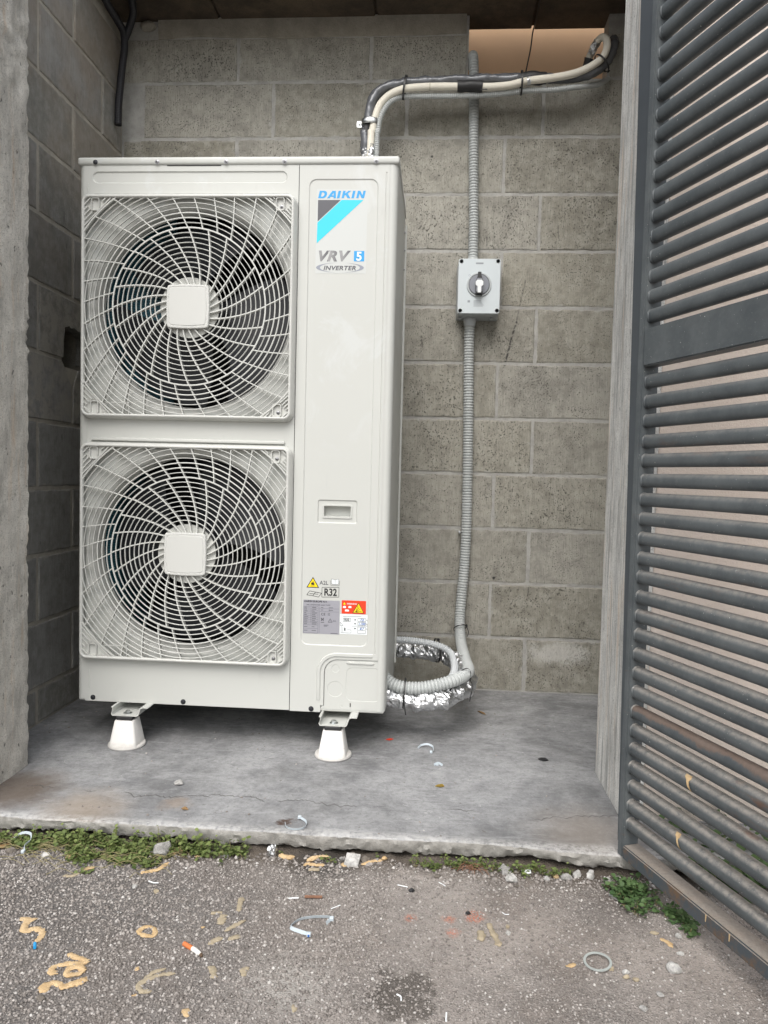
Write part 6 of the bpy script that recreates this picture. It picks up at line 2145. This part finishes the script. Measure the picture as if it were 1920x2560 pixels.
# grey sealing ring
rg = MB()
lo = []
for q, h in ((0.0252, 0.0008), (0.0252, 0.0024), (0.0208, 0.0024), (0.0208, 0.0008)):
    lo.append([(1.3885 + q * math.cos(a) * 1.0, -0.826 + q * math.sin(a) * 1.0, GZ + 0.003 + h + 0.002 * math.sin(a + 1)) for a in [2 * PI * k / 48 for k in range(48)]])
rg.loft(lo + [lo[0]])
tag(obj('sealing_ring', rg, 'gasket'), 'flat grey sealing ring lying on the asphalt', 'ring')

# ---- grit scattered over slab, soil and asphalt
def scatter_grit(name, n_, region, smin, smax, zf, label, power=2.6, tone=1.0):
    oct_v = np.array([(1, 0, 0), (-1, 0, 0), (0, 1, 0), (0, -1, 0), (0, 0, 1), (0, 0, -1)], float)
    oct_f = np.array([(0, 2, 4), (2, 1, 4), (1, 3, 4), (3, 0, 4), (2, 0, 5), (1, 2, 5), (3, 1, 5), (0, 3, 5)])
    xs, ys = region(n_)
    n_ = len(xs)
    s = smin + (smax - smin) * rng.random(n_) ** power
    zs = np.array([zf(a, b) for a, b in zip(xs, ys)])
    V = np.repeat(oct_v[None], n_, 0) * (1 + 0.35 * (rng.random((n_, 6, 3)) - 0.5))
    V = V * s[:, None, None] * np.stack([np.ones(n_), 0.6 + 0.4 * rng.random(n_), 0.45 + 0.35 * rng.random(n_)], 1)[:, None, :]
    th = rng.random(n_) * 2 * PI
    c_, s_ = np.cos(th)[:, None], np.sin(th)[:, None]
    X = V[:, :, 0] * c_ - V[:, :, 1] * s_
    Y = V[:, :, 0] * s_ + V[:, :, 1] * c_
    P = np.stack([X + xs[:, None], Y + ys[:, None], V[:, :, 2] + zs[:, None] + s[:, None] * 0.12], 2).reshape(-1, 3)
    F = (oct_f[None] + (np.arange(n_) * 6)[:, None, None]).reshape(-1, 3)
    me = bpy.data.meshes.new(name)
    me.vertices.add(len(P))
    me.vertices.foreach_set('co', P.ravel())
    me.loops.add(len(F) * 3)
    me.loops.foreach_set('vertex_index', F.ravel().astype(np.int32))
    me.polygons.add(len(F))
    me.polygons.foreach_set('loop_start', (np.arange(len(F)) * 3).astype(np.int32))
    me.update(calc_edges=True)
    at = me.attributes.new('tone', 'FLOAT', 'POINT')
    at.data.foreach_set('value', np.repeat(rng.random(n_) ** tone, 6).astype(np.float32))
    me.materials.append(M['grit'])
    o = bpy.data.objects.new(name, me)
    C.objects.link(o)
    return kind(o, 'stuff', label)


def reg_asphalt(n_):
    x = rng.uniform(0.0, 2.1, n_)
    y = -0.54 - 0.62 * rng.random(n_)
    return x, y


scatter_grit('asphalt_grit', 60000, reg_asphalt, 0.0008, 0.0040, gz, 'loose pale and dark grit bedded in the asphalt', 2.6, 1.25)


def reg_left(n_):
    x = rng.uniform(0.0, 1.0, n_) ** 1.25
    y = -0.58 - 0.56 * rng.random(n_)
    return x, y


scatter_grit('coarse_grit', 15000, reg_left, 0.0016, 0.0052, gz, 'coarser pale stones showing in the dark asphalt on the left', 1.8, 1.5)


def reg_edge(n_):
    x = rng.uniform(0.0, 1.6, n_)
    y = -0.522 - np.abs(rng.normal(0, 0.045, n_))
    return x, y


scatter_grit('rubble_grit', 2600, reg_edge, 0.0015, 0.0075, gz, 'small rubble and crumbs along the foot of the slab', 4.0)


def reg_slab(n_):
    x = rng.uniform(-0.17, 1.54, n_)
    y = rng.uniform(-0.49, 0.70, n_)
    k = rng.random(n_)
    xe = np.where(k < 0.16, LX + 0.012 + np.abs(rng.normal(0, 0.03, n_)), x)
    ye = np.where((k > 0.16) & (k < 0.26), 0.69 - np.abs(rng.normal(0, 0.02, n_)), y)
    m_ = ~((xe < -0.02) & (ye < -0.2))
    return xe[m_], ye[m_]


scatter_grit('slab_crumbs', 900, reg_slab, 0.0008, 0.0048, lambda x, y: 0.0, 'tiny crumbs and dust on the concrete slab', 5.0)

# ================================================================== WEEDS
LV = np.array([(0, 0, 0), (0.28, 0.30, 0.06), (0.36, 0.60, 0.07), (0.20, 0.90, 0.03), (0, 1.0, -0.03), (-0.20, 0.90, 0.03), (-0.36, 0.60, 0.07), (-0.28, 0.30, 0.06), (0, 0.5, -0.02)])
LF = [(0, 1, 8), (1, 2, 8), (2, 3, 8), (3, 4, 8), (4, 5, 8), (5, 6, 8), (6, 7, 8), (7, 0, 8)]


def leaf_mesh(name, pos, size, tone, mat, up=0.6):
    n_ = len(pos)
    az = rng.random(n_) * 2 * PI
    tilt = (rng.random(n_) - 0.25) * 1.3 * up
    roll = (rng.random(n_) - 0.5) * 1.2
    v = np.repeat(LV[None], n_, 0) * size[:, None, None]
    v[:, :, 0] *= (0.75 + 0.7 * rng.random(n_))[:, None]
    c, s = np.cos(roll)[:, None], np.sin(roll)[:, None]
    x, z = v[:, :, 0] * c + v[:, :, 2] * s, -v[:, :, 0] * s + v[:, :, 2] * c
    y = v[:, :, 1]
    c, s = np.cos(tilt)[:, None], np.sin(tilt)[:, None]
    y, z = y * c - z * s, y * s + z * c
    c, s = np.cos(az)[:, None], np.sin(az)[:, None]
    X, Y = x * c - y * s, x * s + y * c
    P = np.stack([X, Y, z], 2) + pos[:, None, :]
    F = (np.array(LF)[None] + (np.arange(n_) * 9)[:, None, None]).reshape(-1, 3)
    me = bpy.data.meshes.new(name)
    me.from_pydata(P.reshape(-1, 3).tolist(), [], F.tolist())
    for p in me.polygons:
        p.use_smooth = True
    at = me.attributes.new('tone', 'FLOAT', 'POINT')
    at.data.foreach_set('value', np.repeat(tone, 9).astype(np.float32))
    me.materials.append(M[mat])
    return me


def weed_patch(name, label, clumps, mat, lmin, lmax, stems=True, hfac=1.0, red=False):
    """clumps: (x, y, radius, height, leaves)."""
    pos, sz, tn = [], [], []
    sm = MB()
    for x, y, r, h, n_ in clumps:
        for _ in range(n_):
            a, q = random.random() * 2 * PI, math.sqrt(random.random())
            px, py = x + r * q * math.cos(a), y + r * q * math.sin(a) * 0.75
            if py > -0.515 and px < 1.5:
                py = -0.515 - random.random() * 0.01
            hh = h * (1 - 0.65 * q) * random.uniform(0.15, 1.0)
            pos.append((px, py, gz(px, py) + 0.002 + hh))
            sz.append(random.uniform(lmin, lmax) * random.choice((0.7, 1, 1)))
            tn.append(min(1, max(0, 0.25 + 0.6 * hh / max(h, 1e-3) + random.uniform(-0.25, 0.25))))
            if stems and random.random() < 0.22:
                bx, by = x + (px - x) * 0.4, y + (py - y) * 0.4
                sm.tube([(bx, by, gz(bx, by)), ((px + bx) / 2 + random.uniform(-0.004, 0.004), (py + by) / 2, gz(px, py) + hh * 0.7), (px, py, gz(px, py) + hh)], 0.0006, 4, caps=False)
    o = bpy.data.objects.new(name, leaf_mesh(name, np.array(pos), np.array(sz), np.array(tn), mat))
    C.objects.link(o)
    kind(o, 'stuff', label)
    if stems and sm.v:
        obj('stems', sm, 'stem', o)
    return o


# strip under the left half of the slab edge
cl1 = []
for k in range(62):
    x = 0.06 + 0.60 * k / 61 + random.uniform(-0.008, 0.008)
    dens = 0.55 if x < 0.16 else (0.75 if x < 0.26 else (1.0 if x < 0.50 else (0.6 if x < 0.58 else 0.42)))
    for _ in range(5):
        y = -0.520 - abs(random.gauss(0, 0.034)) * (1.35 if 0.26 < x < 0.48 else 0.6)
        hgt = random.uniform(0.014, 0.062) * max(0.3, 1 - (-0.52 - y) / 0.10) * (1.0 if x > 0.24 else 0.75)
        cl1.append((x, y, 0.014, hgt, int(15 * dens)))
weed_patch('weeds', 'low green weeds growing along the left part of the slab edge', cl1, 'leaf', 0.006, 0.0130)
cl2 = [(1.05 + 0.27 * k / 17 + random.uniform(-0.006, 0.006), -0.526 - random.uniform(0, 0.014), 0.013, random.uniform(0.016, 0.036), 22) for k in range(22)]
cl2 += [(0.86, -0.548, 0.012, 0.012, 14), (0.845, -0.537, 0.01, 0.012, 10), (0.735, -0.523, 0.008, 0.02, 8), (0.96, -0.525, 0.006, 0.012, 7), (1.29, -0.55, 0.01, 0.01, 12)]
weed_patch('weeds', 'small dark green weeds growing under the middle of the slab edge', cl2, 'leaf', 0.005, 0.0105)
cl3 = []
for k in range(70):
    s_ = random.random()
    d_ = random.random()
    s_ = s_ ** 1.7
    x = 1.502 + 0.105 * s_ + (random.random() - 0.5) * 0.03
    y = -0.540 - 0.135 * s_ - 0.060 * d_ + (random.random() - 0.5) * 0.03
    x -= 0.045 * d_ * (1 - 0.4 * s_)
    cl3.append((x, y, 0.014, random.uniform(0.012, 0.042) * (1.0 - 0.55 * s_), 11))
weed_patch('weeds', 'leafy green weeds growing at the hinge corner of the slatted door', cl3, 'leaf_big', 0.006, 0.0145)
cl4 = []
for k in range(120):
    x = 1.66 + 0.55 * random.random()
    y = -0.36 - 0.22 * random.random()
    cl4.append((x, y, 0.035, random.uniform(0.05, 0.17) * (1 if y > -0.46 else 0.7), 18))
weed_patch('weeds', 'broad leaved weeds at the foot of the rendered wall behind the door', cl4, 'leaf_big', 0.014, 0.032)

# dry tangle: runners over the weeds and the red roots in the rubble
sm = MB()
for _ in range(150):
    x0 = random.uniform(0.08, 0.50)
    y0 = -0.535 - abs(random.gauss(0, 0.04))
    a = random.uniform(-0.5, 0.5) + random.choice((0, PI))
    L = random.uniform(0.02, 0.07)
    sm.tube(smooth_path([(x0, min(-0.52, y0), gz(x0, y0) + 0.004), (x0 + L * 0.5 * math.cos(a), min(-0.52, y0 + L * 0.3 * math.sin(a)), gz(x0, y0) + random.uniform(0.008, 0.016)), (x0 + L * math.cos(a), min(-0.52, y0 + L * 0.7 * math.sin(a)), gz(x0, y0) + 0.003)], 4), 0.0006, 4, caps=False)
kind(obj('dry_runners', sm, 'stem'), 'stuff', 'dry straw coloured runners lying over the weeds')
sm = MB()
for k in range(16):
    a = random.uniform(0, 2 * PI)
    x0, y0 = 1.175 + random.gauss(0, 0.012), -0.540 + random.gauss(0, 0.006)
    L = random.uniform(0.02, 0.045)
    sm.tube(smooth_path([(x0 - L * math.cos(a), min(-0.522, y0 - L * 0.4 * math.sin(a)), gz(x0, y0) + 0.002), (x0, y0, gz(x0, y0) + random.uniform(0.006, 0.018)), (x0 + L * math.cos(a + 0.7), min(-0.522, y0 + L * 0.4 * math.sin(a + 0.7)), gz(x0, y0) + 0.002)], 5), 0.0006, 4, caps=False)
tag(obj('dry_roots', sm, 'stem_red'), 'tangle of thin reddish dry roots in front of the slab weeds', 'roots')
